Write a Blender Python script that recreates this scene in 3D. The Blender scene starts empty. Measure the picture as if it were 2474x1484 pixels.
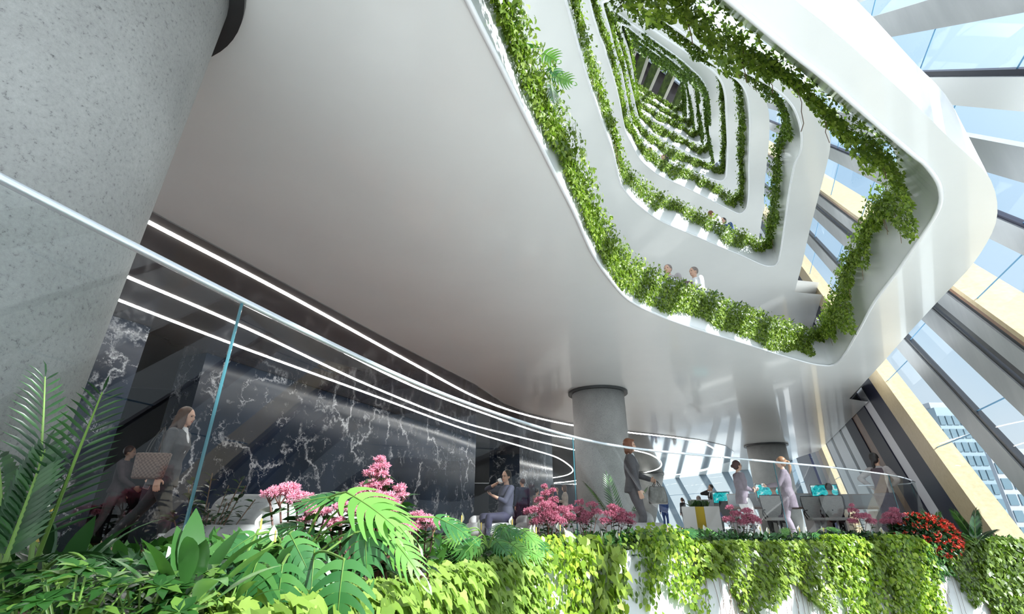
import bpy, bmesh, math, random
import numpy as np
from mathutils import Vector, Matrix, geometry
random.seed(7)
RNG = np.random.default_rng(7)
COL = bpy.context.scene.collection
PI = math.pi
F = 1154.0
PITCH = math.radians(24.17)
CP, SP = math.cos(PITCH), math.sin(PITCH)
FLOOR = -0.42

# ---------------------------------------------------------------- measuring
def ray(px, py):
    x = (px - 1237) / F; y = (742 - py) / F
    return Vector((x, CP - SP * y, SP + CP * y))
def at_z(px, py, z):
    r = ray(px, py); return r * (z / r.z)
def at_y(px, py, Y):
    r = ray(px, py); return r * (Y / r.y)
L = ray(1610, 190)
U = Vector((L.x, L.y, 0)).normalized()
N = Vector((U.y, -U.x, 0))
LEAN = Vector((L.x, L.y, 0)).length / L.z
DF = 3.5
def at_facade(px, py, d=DF):
    r = ray(px, py); return r * (d / r.dot(N))
def s0(px, py):
    p = at_facade(px, py); return p.dot(U) - LEAN * p.z
def s_h(xh):
    return s0(xh, 1260 if True else 0)
def fac(s, z, d=DF):
    return U * (s + LEAN * z) + N * d + Vector((0, 0, z))
def project(p):
    d = p.y * CP + p.z * SP; u = p.z * CP - p.y * SP
    return 1237 + F * p.x / d, 742 - F * u / d

# ---------------------------------------------------------------- materials
MATS = {}
def principled(name, col, rough=0.5, metal=0.0, coat=0.0, spec=0.5, emis=None, estr=0.0):
    m = bpy.data.materials.new(name); m.use_nodes = True
    b = m.node_tree.nodes['Principled BSDF']
    b.inputs['Base Color'].default_value = (*col, 1)
    b.inputs['Roughness'].default_value = rough
    b.inputs['Metallic'].default_value = metal
    b.inputs['Coat Weight'].default_value = coat
    b.inputs['Coat Roughness'].default_value = 0.05
    b.inputs['Specular IOR Level'].default_value = spec
    if emis:
        b.inputs['Emission Color'].default_value = (*emis, 1)
        b.inputs['Emission Strength'].default_value = estr
    MATS[name] = m
    return m
def nd(m, t, **kw):
    n = m.node_tree.nodes.new(t)
    for k, v in kw.items():
        setattr(n, k, v)
    return n
def lk(m, a, b): m.node_tree.links.new(a, b)
def ramp(m, fac_socket, stops):
    r = nd(m, 'ShaderNodeValToRGB')
    e = r.color_ramp.elements
    while len(e) < len(stops): e.new(0.5)
    for el, (p, c) in zip(e, stops):
        el.position = p; el.color = (*c, 1)
    lk(m, fac_socket, r.inputs['Fac'])
    return r
def texco(m, scale=(1, 1, 1), rot=(0, 0, 0)):
    t = nd(m, 'ShaderNodeTexCoord'); mp = nd(m, 'ShaderNodeMapping')
    mp.inputs['Scale'].default_value = scale; mp.inputs['Rotation'].default_value = rot
    lk(m, t.outputs['Object'], mp.inputs['Vector'])
    return mp.outputs['Vector']
def noise(m, vec, scale, detail=4, rough=0.5, dist=0.0):
    n = nd(m, 'ShaderNodeTexNoise')
    n.inputs['Scale'].default_value = scale; n.inputs['Detail'].default_value = detail
    n.inputs['Roughness'].default_value = rough; n.inputs['Distortion'].default_value = dist
    lk(m, vec, n.inputs['Vector'])
    return n.outputs['Fac']
def bump(m, h, strength, dist=0.01):
    b = nd(m, 'ShaderNodeBump'); b.inputs['Strength'].default_value = strength
    b.inputs['Distance'].default_value = dist
    lk(m, h, b.inputs['Height']); lk(m, b.outputs['Normal'], m.node_tree.nodes['Principled BSDF'].inputs['Normal'])

def noisy(name, stops, scale, rough=0.5, bstr=0.0, detail=5, vscale=(1, 1, 1), bscale=None, coat=0.0, metal=0.0, bdist=0.01):
    m = principled(name, (1, 1, 1), rough, metal, coat)
    v = texco(m, vscale)
    f = noise(m, v, scale, detail, 0.6)
    r = ramp(m, f, stops)
    lk(m, r.outputs['Color'], m.node_tree.nodes['Principled BSDF'].inputs['Base Color'])
    if bstr:
        bump(m, noise(m, v, bscale or scale * 4, 4), bstr, bdist)
    return m

def leaf_mat(name, stops, rough=0.4, trans=0.35, tmul=(0.85, 1.1, 0.4)):
    m = principled(name, (1, 1, 1), rough)
    g = nd(m, 'ShaderNodeNewGeometry')
    r = ramp(m, g.outputs['Random Per Island'], stops)
    b = m.node_tree.nodes['Principled BSDF']
    lk(m, r.outputs['Color'], b.inputs['Base Color'])
    t = nd(m, 'ShaderNodeBsdfTranslucent')
    mx = nd(m, 'ShaderNodeMix', data_type='RGBA', blend_type='MULTIPLY')
    mx.inputs[0].default_value = 1.0
    lk(m, r.outputs['Color'], mx.inputs[6]); mx.inputs[7].default_value = (*tmul, 1)
    lk(m, mx.outputs[2], t.inputs['Color'])
    s = nd(m, 'ShaderNodeMixShader'); s.inputs[0].default_value = trans
    lk(m, b.outputs[0], s.inputs[1]); lk(m, t.outputs[0], s.inputs[2])
    lk(m, s.outputs[0], m.node_tree.nodes['Material Output'].inputs['Surface'])
    return m

def glass_mat(name, tint, refl=1.0, ior=1.5, rough=0.0, extra=0.0, grazing=0.9):
    m = bpy.data.materials.new(name); m.use_nodes = True
    nt = m.node_tree; nt.nodes.remove(nt.nodes['Principled BSDF'])
    t = nd(m, 'ShaderNodeBsdfTransparent'); t.inputs['Color'].default_value = (*tint, 1)
    g = nd(m, 'ShaderNodeBsdfGlossy'); g.inputs['Roughness'].default_value = rough
    g.inputs['Color'].default_value = (refl, refl, refl, 1)
    geo = nd(m, 'ShaderNodeNewGeometry')
    dt = nd(m, 'ShaderNodeVectorMath', operation='DOT_PRODUCT'); lk(m, geo.outputs['Normal'], dt.inputs[0]); lk(m, geo.outputs['Incoming'], dt.inputs[1])
    ab = nd(m, 'ShaderNodeMath', operation='ABSOLUTE'); lk(m, dt.outputs['Value'], ab.inputs[0])
    om = nd(m, 'ShaderNodeMath', operation='SUBTRACT', use_clamp=True); om.inputs[0].default_value = 1.0; lk(m, ab.outputs[0], om.inputs[1])
    pw = nd(m, 'ShaderNodeMath', operation='POWER'); lk(m, om.outputs[0], pw.inputs[0]); pw.inputs[1].default_value = 5.0
    r0 = ((ior - 1) / (ior + 1)) ** 2 * 2
    mu = nd(m, 'ShaderNodeMath', operation='MULTIPLY_ADD', use_clamp=True); lk(m, pw.outputs[0], mu.inputs[0]); mu.inputs[1].default_value = grazing; mu.inputs[2].default_value = r0 + extra
    s = nd(m, 'ShaderNodeMixShader')
    lk(m, mu.outputs[0], s.inputs[0])
    lk(m, t.outputs[0], s.inputs[1]); lk(m, g.outputs[0], s.inputs[2])
    lk(m, s.outputs[0], nt.nodes['Material Output'].inputs['Surface'])
    MATS[name] = m
    return m

# ---------------------------------------------------------------- objects
def tag(o, label=None, cat=None, group=None, kind=None):
    if label: o['label'] = label
    if cat: o['category'] = cat
    if group: o['group'] = group
    if kind: o['kind'] = kind
    return o
def empty(name, loc=(0, 0, 0), rz=0.0):
    o = bpy.data.objects.new(name, None); COL.objects.link(o)
    o.location = loc; o.rotation_euler = (0, 0, rz); o.empty_display_size = 0.1
    return o
def link_mesh(name, me, mat, parent=None, loc=None, smooth=False, mats=None):
    o = bpy.data.objects.new(name, me); COL.objects.link(o)
    if mats:
        for m in mats: me.materials.append(m)
    elif mat: me.materials.append(mat)
    if smooth:
        me.polygons.foreach_set('use_smooth', [True] * len(me.polygons))
    if parent: o.parent = parent
    if loc is not None: o.location = loc
    return o
def mesh_obj(name, verts, faces, mat, parent=None, smooth=False, loc=None):
    me = bpy.data.meshes.new(name); me.from_pydata([tuple(v) for v in verts], [], faces); me.update()
    return link_mesh(name, me, mat, parent, loc, smooth)

class MB:
    def __init__(s): s.v = []; s.f = []; s.mi = []
    def add(s, vs, fs, mi=0):
        b = len(s.v); s.v += [tuple(v) for v in vs]; s.f += [tuple(b + i for i in f) for f in fs]; s.mi += [mi] * len(fs)
        return s
    def box(s, c, d, rz=0.0, mi=0, bev=0.0, M=None):
        c = Vector(c); hx, hy, hz = d[0] / 2, d[1] / 2, d[2] / 2
        if bev <= 0:
            vs = [Vector((x, y, z)) for z in (-hz, hz) for (x, y) in ((-hx, -hy), (hx, -hy), (hx, hy), (-hx, hy))]
            fs = [(3, 2, 1, 0), (4, 5, 6, 7), (0, 1, 5, 4), (1, 2, 6, 5), (2, 3, 7, 6), (3, 0, 4, 7)]
        else:
            bm = bmesh.new(); bmesh.ops.create_cube(bm, size=1.0)
            for v in bm.verts: v.co = Vector((v.co.x * d[0], v.co.y * d[1], v.co.z * d[2]))
            bmesh.ops.bevel(bm, geom=list(bm.edges), offset=bev, segments=3, profile=0.5, affect='EDGES')
            vs = [v.co.copy() for v in bm.verts]; fs = [tuple(v.index for v in f.verts) for f in bm.faces]; bm.free()
        R = M if M is not None else Matrix.Rotation(rz, 3, 'Z')
        return s.add([R @ v + c for v in vs], fs, mi)
    def tube(s, pts, r, n=8, mi=0, cap=True, closed=False):
        pts = [Vector(p) for p in pts]
        rs = r if isinstance(r, (list, tuple)) else [r] * len(pts)
        vs = []; m = len(pts); ref = None
        for i, p in enumerate(pts):
            a = pts[i - 1] if (i > 0 or closed) else p; b = pts[(i + 1) % m] if (i < m - 1 or closed) else p
            t = (b - a).normalized()
            if ref is None:
                ref = Vector((0, 0, 1)) if abs(t.z) < 0.9 else Vector((1, 0, 0))
            x = (ref - t * ref.dot(t)).normalized(); ref = x
            y = t.cross(x)
            for k in range(n):
                a2 = 2 * PI * k / n
                vs.append(p + (x * math.cos(a2) + y * math.sin(a2)) * rs[i])
        fs = []
        for i in range(m if closed else m - 1):
            j = (i + 1) % m
            for k in range(n):
                k2 = (k + 1) % n
                fs.append((i * n + k, i * n + k2, j * n + k2, j * n + k))
        if cap and not closed:
            fs.append(tuple(range(n))[::-1]); fs.append(tuple((m - 1) * n + k for k in range(n)))
        return s.add(vs, fs, mi)
    def lathe(s, prof, c=(0, 0, 0), n=32, mi=0, sx=1, sy=1):
        vs = []; fs = []
        for r, z in prof:
            for k in range(n):
                a = 2 * PI * k / n
                vs.append((c[0] + r * sx * math.cos(a), c[1] + r * sy * math.sin(a), c[2] + z))
        for i in range(len(prof) - 1):
            for k in range(n):
                k2 = (k + 1) % n
                fs.append((i * n + k, i * n + k2, (i + 1) * n + k2, (i + 1) * n + k))
        fs.append(tuple(range(n))[::-1]); fs.append(tuple((len(prof) - 1) * n + k for k in range(n)))
        return s.add(vs, fs, mi)
    def build(s, name, mat, parent=None, smooth=False, loc=None):
        me = bpy.data.meshes.new(name); me.from_pydata(s.v, [], s.f)
        mats = mat if isinstance(mat, (list, tuple)) else [mat]
        o = link_mesh(name, me, None, parent, loc, smooth, mats=mats)
        if any(s.mi): me.polygons.foreach_set('material_index', s.mi)
        me.update()
        return o

def np_mesh(name, V, Fc, mat, parent=None, smooth=False, loc=None, mi=None):
    """V (n,3) array, Fc (m,k) array of equal-size faces or list of such arrays"""
    if not isinstance(Fc, list): Fc = [Fc]
    me = bpy.data.meshes.new(name)
    me.vertices.add(len(V)); me.vertices.foreach_set('co', np.ascontiguousarray(V, dtype=np.float32).ravel())
    loops = np.concatenate([f.ravel() for f in Fc]); tot = np.concatenate([np.full(len(f), f.shape[1]) for f in Fc])
    me.loops.add(len(loops)); me.loops.foreach_set('vertex_index', loops.astype(np.int32))
    me.polygons.add(len(tot))
    st = np.concatenate([[0], np.cumsum(tot)[:-1]])
    me.polygons.foreach_set('loop_start', st.astype(np.int32)); me.polygons.foreach_set('loop_total', tot.astype(np.int32))
    if smooth: me.polygons.foreach_set('use_smooth', np.ones(len(tot), dtype=bool))
    me.update(calc_edges=True)
    o = bpy.data.objects.new(name, me); COL.objects.link(o)
    for m in (mat if isinstance(mat, (list, tuple)) else [mat]): me.materials.append(m)
    if mi is not None: me.polygons.foreach_set('material_index', np.asarray(mi, dtype=np.int32))
    if parent: o.parent = parent
    if loc is not None: o.location = loc
    return o

def catmull(pts, n, closed=True):
    pts = [Vector(p) for p in pts]; m = len(pts); out = []
    segs = m if closed else m - 1
    for i in range(segs):
        if closed: p0, p1, p2, p3 = pts[i - 1], pts[i], pts[(i + 1) % m], pts[(i + 2) % m]
        else: p0, p1, p2, p3 = pts[max(i - 1, 0)], pts[i], pts[i + 1], pts[min(i + 2, m - 1)]
        for k in range(8):
            t = k / 8
            out.append(0.5 * ((2 * p1) + (p2 - p0) * t + (2 * p0 - 5 * p1 + 4 * p2 - p3) * t * t + (3 * p1 - p0 - 3 * p2 + p3) * t ** 3))
    if not closed: out.append(pts[-1])
    if closed: out.append(out[0])
    d = [0]
    for a, b in zip(out, out[1:]): d.append(d[-1] + (b - a).length)
    tot = d[-1]; res = []; j = 0
    cnt = n if closed else n - 1
    for i in range(n):
        t = tot * i / cnt
        while j < len(d) - 2 and d[j + 1] < t: j += 1
        w = (t - d[j]) / max(d[j + 1] - d[j], 1e-9)
        res.append(out[j].lerp(out[j + 1], min(max(w, 0), 1)))
    return res
def area2(p):
    return sum(a.x * b.y - b.x * a.y for a, b in zip(p, p[1:] + p[:1]))
def offset_poly(p, off, closed=True):
    """offset to the right-hand side of travel for positive off"""
    n = len(p); out = []
    for i in range(n):
        a = p[i - 1] if (closed or i > 0) else p[i]; b = p[(i + 1) % n] if (closed or i < n - 1) else p[i]
        t = Vector((b.x - a.x, b.y - a.y, 0)).normalized()
        out.append(p[i] + Vector((t.y, -t.x, 0)) * off)
    return out
# ================================================================ materials of the building
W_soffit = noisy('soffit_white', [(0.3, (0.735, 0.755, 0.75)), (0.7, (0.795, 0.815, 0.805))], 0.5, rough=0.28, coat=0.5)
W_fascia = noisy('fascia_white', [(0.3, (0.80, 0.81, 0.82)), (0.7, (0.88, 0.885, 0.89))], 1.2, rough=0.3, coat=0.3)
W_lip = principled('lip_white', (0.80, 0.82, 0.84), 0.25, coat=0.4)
M_panel = noisy('ceiling_panel_grey', [(0.3, (0.16, 0.155, 0.15)), (0.7, (0.19, 0.185, 0.18))], 0.6, rough=0.12, coat=0.6)
M_led = principled('led_white', (1, 1, 1), 0.5, emis=(1, 0.97, 0.93), estr=22.0)
M_black = principled('black_metal', (0.012, 0.013, 0.017), 0.35)
M_cap = principled('capital_dark', (0.03, 0.034, 0.036), 0.4)
M_soil = noisy('soil_dark', [(0.3, (0.012, 0.009, 0.006)), (0.7, (0.04, 0.028, 0.018))], 8, rough=0.9)
M_steel = principled('rail_steel', (0.80, 0.86, 0.94), 0.22, metal=0.6)
M_steel_up = principled('upper_rail_steel', (0.30, 0.33, 0.38), 0.35, metal=0.4)
M_glass = glass_mat('rail_glass', (0.94, 0.975, 0.97), 1.0, 1.27, grazing=0.33)
M_glass_up = glass_mat('upper_rail_glass', (0.96, 0.985, 0.98), 1.0, 1.25, grazing=0.3)
M_glassedge = principled('glass_edge_teal', (0.035, 0.14, 0.17), 0.2, coat=0.3)
M_fglass = glass_mat('facade_glass', (0.88, 0.94, 0.97), 0.8, 1.2, grazing=0.35)
M_joint = principled('glass_joint_blue', (0.16, 0.36, 0.58), 0.4)

def concrete():
    m = principled('concrete', (1, 1, 1), 0.62)
    v = texco(m)
    big = noise(m, v, 1.3, 3, 0.6)
    fine = noise(m, v, 55, 8, 0.75)
    r1 = ramp(m, big, [(0.3, (0.30, 0.305, 0.30)), (0.7, (0.44, 0.445, 0.44))])
    r2 = ramp(m, fine, [(0.32, (0.30, 0.30, 0.31)), (0.43, (.90, .90, .90)), (0.75, (1.15, 1.15, 1.15))])
    mx = nd(m, 'ShaderNodeMix', data_type='RGBA', blend_type='MULTIPLY'); mx.inputs[0].default_value = 1
    lk(m, r1.outputs[0], mx.inputs[6]); lk(m, r2.outputs[0], mx.inputs[7])
    lk(m, mx.outputs[2], m.node_tree.nodes['Principled BSDF'].inputs['Base Color'])
    bump(m, fine, 0.5, 0.008)
    return m
M_conc = concrete()

def marble():
    m = principled('marble_navy', (0.01, 0.012, 0.025), 0.2, coat=0.0, spec=0.22)
    v = texco(m, (1, 1, 1))
    base = noise(m, v, 0.6, 3)
    rb = ramp(m, base, [(0.3, (0.004, 0.007, 0.013)), (0.7, (0.012, 0.021, 0.045))])
    # veins: distorted voronoi edges broken by noise
    dn = nd(m, 'ShaderNodeTexNoise'); dn.inputs['Scale'].default_value = 1.6; dn.inputs['Detail'].default_value = 8
    dn.inputs['Roughness'].default_value = 0.65
    lk(m, v, dn.inputs['Vector'])
    sc = nd(m, 'ShaderNodeVectorMath', operation='SCALE'); sc.inputs['Scale'].default_value = 1.4
    lk(m, dn.outputs['Color'], sc.inputs[0])
    ad = nd(m, 'ShaderNodeVectorMath', operation='ADD'); lk(m, v, ad.inputs[0]); lk(m, sc.outputs[0], ad.inputs[1])
    out = rb.outputs[0]
    for s, w, th in ((0.75, 0.022, 0.46), (2.1, 0.013, 0.50)):
        vo = nd(m, 'ShaderNodeTexVoronoi', feature='DISTANCE_TO_EDGE'); vo.inputs['Scale'].default_value = s
        lk(m, ad.outputs[0], vo.inputs['Vector'])
        r = ramp(m, vo.outputs['Distance'], [(0.0, (1, 1, 1)), (w, (0.25, 0.25, 0.25)), (w * 2.2, (0, 0, 0))])
        brk = ramp(m, noise(m, v, 1.1 * s + 0.5, 4), [(th, (0, 0, 0)), (th + 0.14, (1, 1, 1))])
        mu = nd(m, 'ShaderNodeMath', operation='MULTIPLY'); lk(m, r.outputs[0], mu.inputs[0]); lk(m, brk.outputs[0], mu.inputs[1])
        mx = nd(m, 'ShaderNodeMix', data_type='RGBA'); lk(m, mu.outputs[0], mx.inputs[0])
        lk(m, out, mx.inputs[6]); mx.inputs[7].default_value = (0.50, 0.51, 0.54, 1)
        out = mx.outputs[2]
    lk(m, out, m.node_tree.nodes['Principled BSDF'].inputs['Base Color'])
    return m
M_marble = marble()

def wood_floor():
    m = principled('wood_floor', (0.2, 0.08, 0.04), 0.35, coat=0.2)
    v = texco(m, (1, 14, 1), (0, 0, -0.35))
    r = ramp(m, noise(m, v, 1.2, 5), [(0.3, (0.10, 0.035, 0.018)), (0.5, (0.17, 0.062, 0.032)), (0.7, (0.23, 0.09, 0.05))])
    lk(m, r.outputs[0], m.node_tree.nodes['Principled BSDF'].inputs['Base Color'])
    return m
M_wood = wood_floor()
M_stone = noisy('floor_stone', [(0.3, (0.72, 0.71, 0.69)), (0.7, (0.80, 0.79, 0.77))], 2.0, rough=0.3)

# ================================================================ ring slabs
H = [2.9 + 3.8 * k for k in range(9)]
INNER = [
 [(1130, 0), (1200, 140), (1280, 300), (1340, 420), (1390, 520), (1430, 610), (1470, 670), (1520, 725), (1600, 765), (1700, 800), (1800, 830), (1900, 862), (1980, 882), (2025, 875),
  (2072, 802), (2111, 731), (2168, 655), (2225, 573), (2267, 505), (2270, 451), (2239, 400), (2210, 376), (2128, 306), (1998, 192), (1913, 125), (1800, 31), (1700, -52), (1400, -300), (1000, -640), (800, -800), (740, -760), (900, -480)],
 [(1367, 0), (1398, 113), (1426, 209), (1446, 269), (1466, 325), (1483, 376), (1497, 437), (1511, 462), (1540, 493), (1585, 527), (1625, 547), (1681, 570), (1738, 595), (1794, 618), (1837, 638), (1862, 643), (1880, 632),
  (1893, 558), (1905, 471), (1919, 400), (1933, 368), (1936, 325), (1927, 283), (1907, 246), (1865, 209), (1800, 173), (1709, 122), (1624, 62), (1537, 0), (1400, -98), (1352, -130), (1338, -118), (1345, -80)],
 [(1424, 0), (1441, 65), (1463, 127), (1483, 192), (1497, 249), (1509, 311), (1523, 342), (1540, 374), (1557, 396), (1596, 425), (1653, 451), (1709, 479), (1760, 505), (1785, 516), (1800, 508),
  (1806, 493), (1809, 457), (1809, 400), (1811, 340), (1810, 272), (1803, 226), (1783, 195), (1752, 175), (1681, 125), (1596, 65), (1525, 14), (1450, -38), (1420, -55), (1411, -46)],
 [(1456, 14), (1472, 70), (1486, 127), (1500, 170), (1511, 226), (1523, 283), (1537, 320), (1557, 348), (1596, 376), (1640, 400), (1681, 417), (1709, 428), (1738, 437), (1752, 430),
  (1755, 410), (1758, 354), (1755, 283), (1752, 232), (1743, 198), (1724, 173), (1698, 153), (1653, 122), (1596, 85), (1540, 45), (1494, 14), (1477, 3), (1463, 3)],
 [(1469, 30), (1478, 60), (1500, 120), (1513, 165), (1528, 227), (1544, 289), (1564, 313), (1591, 331), (1632, 353), (1674, 375), (1701, 384), (1717, 378), (1719, 360), (1715, 320), (1712, 262), (1708, 222), (1695, 193),
  (1670, 167), (1640, 141), (1590, 105), (1540, 69), (1500, 39), (1480, 24)],
 [(1500, 66), (1518, 120), (1530, 180), (1536, 235), (1546, 268), (1564, 281), (1591, 296), (1632, 317), (1667, 337), (1686, 342), (1696, 332), (1695, 300), (1690, 250), (1683, 205), (1660, 178), (1630, 152), (1590, 121), (1545, 89), (1512, 63)],
 [(1515, 88), (1526, 140), (1532, 200), (1538, 234), (1550, 246), (1577, 265), (1619, 288), (1653, 306), (1668, 310), (1675, 300), (1672, 265), (1667, 227), (1660, 200), (1645, 181), (1615, 156), (1580, 126), (1545, 101), (1525, 84)],
 [(1522, 102), (1529, 150), (1534, 205), (1541, 219), (1564, 236), (1605, 260), (1635, 277), (1648, 274), (1654, 258), (1655, 227), (1651, 203), (1640, 186), (1610, 158), (1580, 132), (1550, 109), (1531, 94)],
]
# outer edge on the window side, from the near end to the far end
OUTER = [
 [(1500, -368), (1700, -190), (1922, 0), (2000, 62), (2100, 150), (2200, 240), (2300, 340), (2366, 400), (2397, 442), (2410, 499), (2400, 556), (2355, 632), (2304, 689), (2258, 737), (2182, 820), (2140, 868), (2083, 930), (2052, 964)],
 [(1500, -80), (1619, 0), (1709, 62), (1800, 132), (1865, 181), (1936, 226), (1970, 252), (1992, 286), (2005, 325), (2006, 354), (1998, 396), (1975, 485), (1953, 570), (1936, 646), (1919, 706)],
 [(1480, -40), (1530, 0), (1600, 45), (1700, 112), (1766, 158), (1831, 209), (1854, 255), (1859, 297), (1857, 354), (1848, 440), (1845, 500), (1837, 556), (1830, 600)],
]
def smooth_closed(px, h, n=200):
    p = catmull([at_z(x, y, h) for x, y in px], n)
    if area2(p) > 0: p.reverse()          # clockwise: right-hand side = inside? (normalised below)
    return p
RIM_IN = []
for k in range(8):
    RIM_IN.append(smooth_closed(INNER[k], H[k], 220 if k < 4 else 120))
# clockwise polygon: offset to the left (negative) leaves the opening
def outwards(p, d):
    q = offset_poly(p, d)
    if abs(area2(q)) < abs(area2(p)): q = offset_poly(p, -d)
    return q

def band(rings, name, mat, parent=None, closed=True, smooth=True):
    n = len(rings[0]); V = []; Fc = []
    for r in rings: V += r
    m = n if closed else n - 1
    for i in range(len(rings) - 1):
        for k in range(m):
            k2 = (k + 1) % n
            Fc.append((i * n + k, i * n + k2, (i + 1) * n + k2, (i + 1) * n + k))
    return mesh_obj(name, V, Fc, mat, parent, smooth)

BACKLINE = [Vector((14.2, 24.6, 0)), Vector((14.6, 26.2, 0)), Vector((14.55, 30.7, 0)), Vector((11.6, 38.6, 0)), Vector((8.0, 44.0, 0))]
LEVELS = []; RIM_TOP = []
for k in range(8):
    h = H[k]; inner = RIM_IN[k]
    # outer outline
    if k < 3:
        out = catmull([at_z(x, y, h) for x, y in OUTER[k]], 60, closed=False)
        e = out[-1]; s_e = e.dot(U)
        s_b = 26.0 + LEAN * (h - 2.9)
        if k == 0: out = [Vector((-7, -9, h)), Vector((-0.5, -6.0, h)), Vector((2.0, -2.6, h)), Vector((2.0, -.2, h))][2:3] + out[4:]  # unseen near edge of the first slab, stretched out to block the sun
        out += [U * (s_e + 0.6) + N * (DF - 0.06) + Vector((0, 0, h)), U * s_b + N * (DF - 0.06) + Vector((0, 0, h))]
    else:
        P = outwards(inner, 1.3); n_ = len(P)
        i0 = min(range(n_), key=lambda i: P[i].dot(U)); i1 = max(range(n_), key=lambda i: P[i].dot(U))
        chain = lambda a, b, st: [P[(a + st * j) % n_] for j in range(((b - a) * st) % n_ + 1)]
        out = max(chain(i0, i1, 1), chain(i0, i1, -1), key=lambda c: sum(q.dot(N) for q in c) / len(c))
        out = [p for p in out[::4]]
    sh = Vector((L.x, L.y, 0)) / L.z * (h - 2.9)
    last = out[-1]
    if k == 0:
        far = [Vector((p.x, p.y, h)) for p in BACKLINE] + [Vector((-16, 44, h)), Vector((-16, -4, h)), Vector((-7, -8, h)), Vector((-1.0, -6.0, h))]
    else:
        far = [Vector((4 + sh.x, 34 + sh.y, h)), Vector((-13 + sh.x, 30 + sh.y, h)), Vector((-13 + sh.x, -2 + sh.y, h))]
        if k >= 3: far = [out[-1] + U * 7, out[-1] + U * 7 - N * 15, out[0] - N * 13 - U * 2, out[0] - U * 2]
    outer = out + far
    LEVELS.append((inner, outer))
    def cap(z, name, mat, parent, inn):
        o2 = [Vector((p.x, p.y, z)) for p in outer]; i2 = [Vector((p.x, p.y, z)) for p in inn]
        tr = geometry.tessellate_polygon([o2, i2])
        return mesh_obj(name, o2 + i2, [tuple(t) for t in tr], mat, parent)
    room = [min((Vector((q.x - p.x, q.y - p.y, 0))).length for q in out) for p in inner]
    u1 = outwards(inner, 1.0)
    def varoff(d, share): return [p + (q - p) * min(d, share * w_) for p, q, w_ in zip(inner, u1, room)]
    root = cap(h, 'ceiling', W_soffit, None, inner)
    root['kind'] = 'structure'
    up = lambda ring, dz: [p + Vector((0, 0, dz)) for p in ring]
    lean_in = []
    for p, q in zip(inner, u1):
        o_ = (q - p).normalized()
        lean_in.append([.40, .30, .22, 0, 0, 0, 0, 0][k] * max(0.0, o_.dot(-U)) ** 1.3 + [.16, .10, .08, 0, 0, 0, 0, 0][k] * max(0.0, o_.dot(N)))
    for _ in range(8): lean_in = [(lean_in[i - 1] + 2 * lean_in[i] + lean_in[(i + 1) % len(lean_in)]) / 4 for i in range(len(lean_in))]
    def lo(d): return [p + (q - p) * (d - w_) for p, q, w_ in zip(inner, u1, lean_in)]
    RIM_TOP.append(lo(0.0))
    n1 = lo(0.03); n2 = lo(0.10); n3 = lo(0.16); n4 = varoff(0.75, .5)
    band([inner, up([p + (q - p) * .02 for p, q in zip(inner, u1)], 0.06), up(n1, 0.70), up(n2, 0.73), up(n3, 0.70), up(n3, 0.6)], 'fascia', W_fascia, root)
    # rounded lip running round the opening
    V = MB(); V.tube([p + Vector((0, 0, 0.0)) for p in inner], 0.022 if k < 3 else 0.04, 6, closed=True); V.build('lip', W_lip, root, smooth=True)
    band([up(n3, 0.6), up(n4, 0.6), up(n4, 0.45)], 'planting_bed', M_soil, root)
    cap(h + 0.45, 'walkway', M_stone, root, n4)
    so = out[2:-2] if k == 0 else (out[:-2] if k < 3 else out)
    band([so, [p + Vector((0, 0, 0.95 if k == 0 else 0.8)) for p in so]], 'outer_fascia', W_fascia, root, closed=False)
    # glass balustrade
    g = varoff(0.85, .62)
    gb = [p + Vector((0, 0, 0.45)) for p in g]; gt = [p + Vector((0, 0, 1.5)) for p in g]
    if k < 4:
        ok = [w_ > 1.55 for w_ in room]; n_ok = len(ok)
        run = []
        for st_ in [i for i in range(n_ok) if ok[i] and not ok[i - 1]] or [0]:
            r_ = []
            for j in range(n_ok):
                if not ok[(st_ + j) % n_ok]: break
                r_.append((st_ + j) % n_ok)
            if len(r_) > len(run): run = r_
        gb = [gb[i] for i in run]; gt = [gt[i] for i in run]; g = gb
        band([gb, gt], 'balustrade_glass', M_glass_up, root, closed=False)
        V = MB(); V.tube(gt, 0.018, 5)
        for i in range(0, len(g), 14):
            V.tube([gb[i], gt[i]], 0.009, 4)
        V.build('balustrade_rail', M_steel_up, root, smooth=True)

# ================================================================ floor of our level
rail_px = [(0, 445), (170, 522), (340, 604), (600, 735), (800, 833), (1000, 928), (1175, 992), (1375, 1055), (1520, 1084), (1700, 1100), (1870, 1117), (2000, 1128), (2100, 1141), (2175, 1152), (2210, 1165)]
RAILZ = 0.70
rail = [at_z(x, y, RAILZ) for x, y in rail_px]
rail = [Vector((-1.9, -1.2, RAILZ)), Vector((-1.35, 0.1, RAILZ))] + rail
rail_c = catmull(rail, 220, closed=False)
for _ in range(90):
    rail_c = [rail_c[0]] + [rail_c[i] * .5 + (rail_c[i - 1] + rail_c[i + 1]) * .25 for i in range(1, len(rail_c) - 1)] + [rail_c[-1]]
rim_px = [(430, 1500, .70), (500, 1470, .75), (640, 1428, .95), (800, 1418, 1.2), (1000, 1387, 1.7), (1130, 1368, 2.2), (1300, 1342, 3.0), (1450, 1330, 3.7), (1600, 1310, 4.3), (1800, 1311, 5.1), (2000, 1311, 6.0), (2200, 1311, 6.9), (2474, 1312, 7.6)]
rim = [Vector((-2.2, -1.0, -.15)), Vector((-1.3, -0.05, -.15)), Vector((-.85, .35, -.15))] + [at_y(x, y, Y) + Vector((0, 0, -0.03)) for x, y, Y in rim_px]
rim_c = catmull(rim, 240, closed=False)
for _ in range(60):
    rim_c = [rim_c[0]] + [rim_c[i] * .5 + (rim_c[i - 1] + rim_c[i + 1]) * .25 for i in range(1, len(rim_c) - 1)] + [rim_c[-1]]
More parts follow.
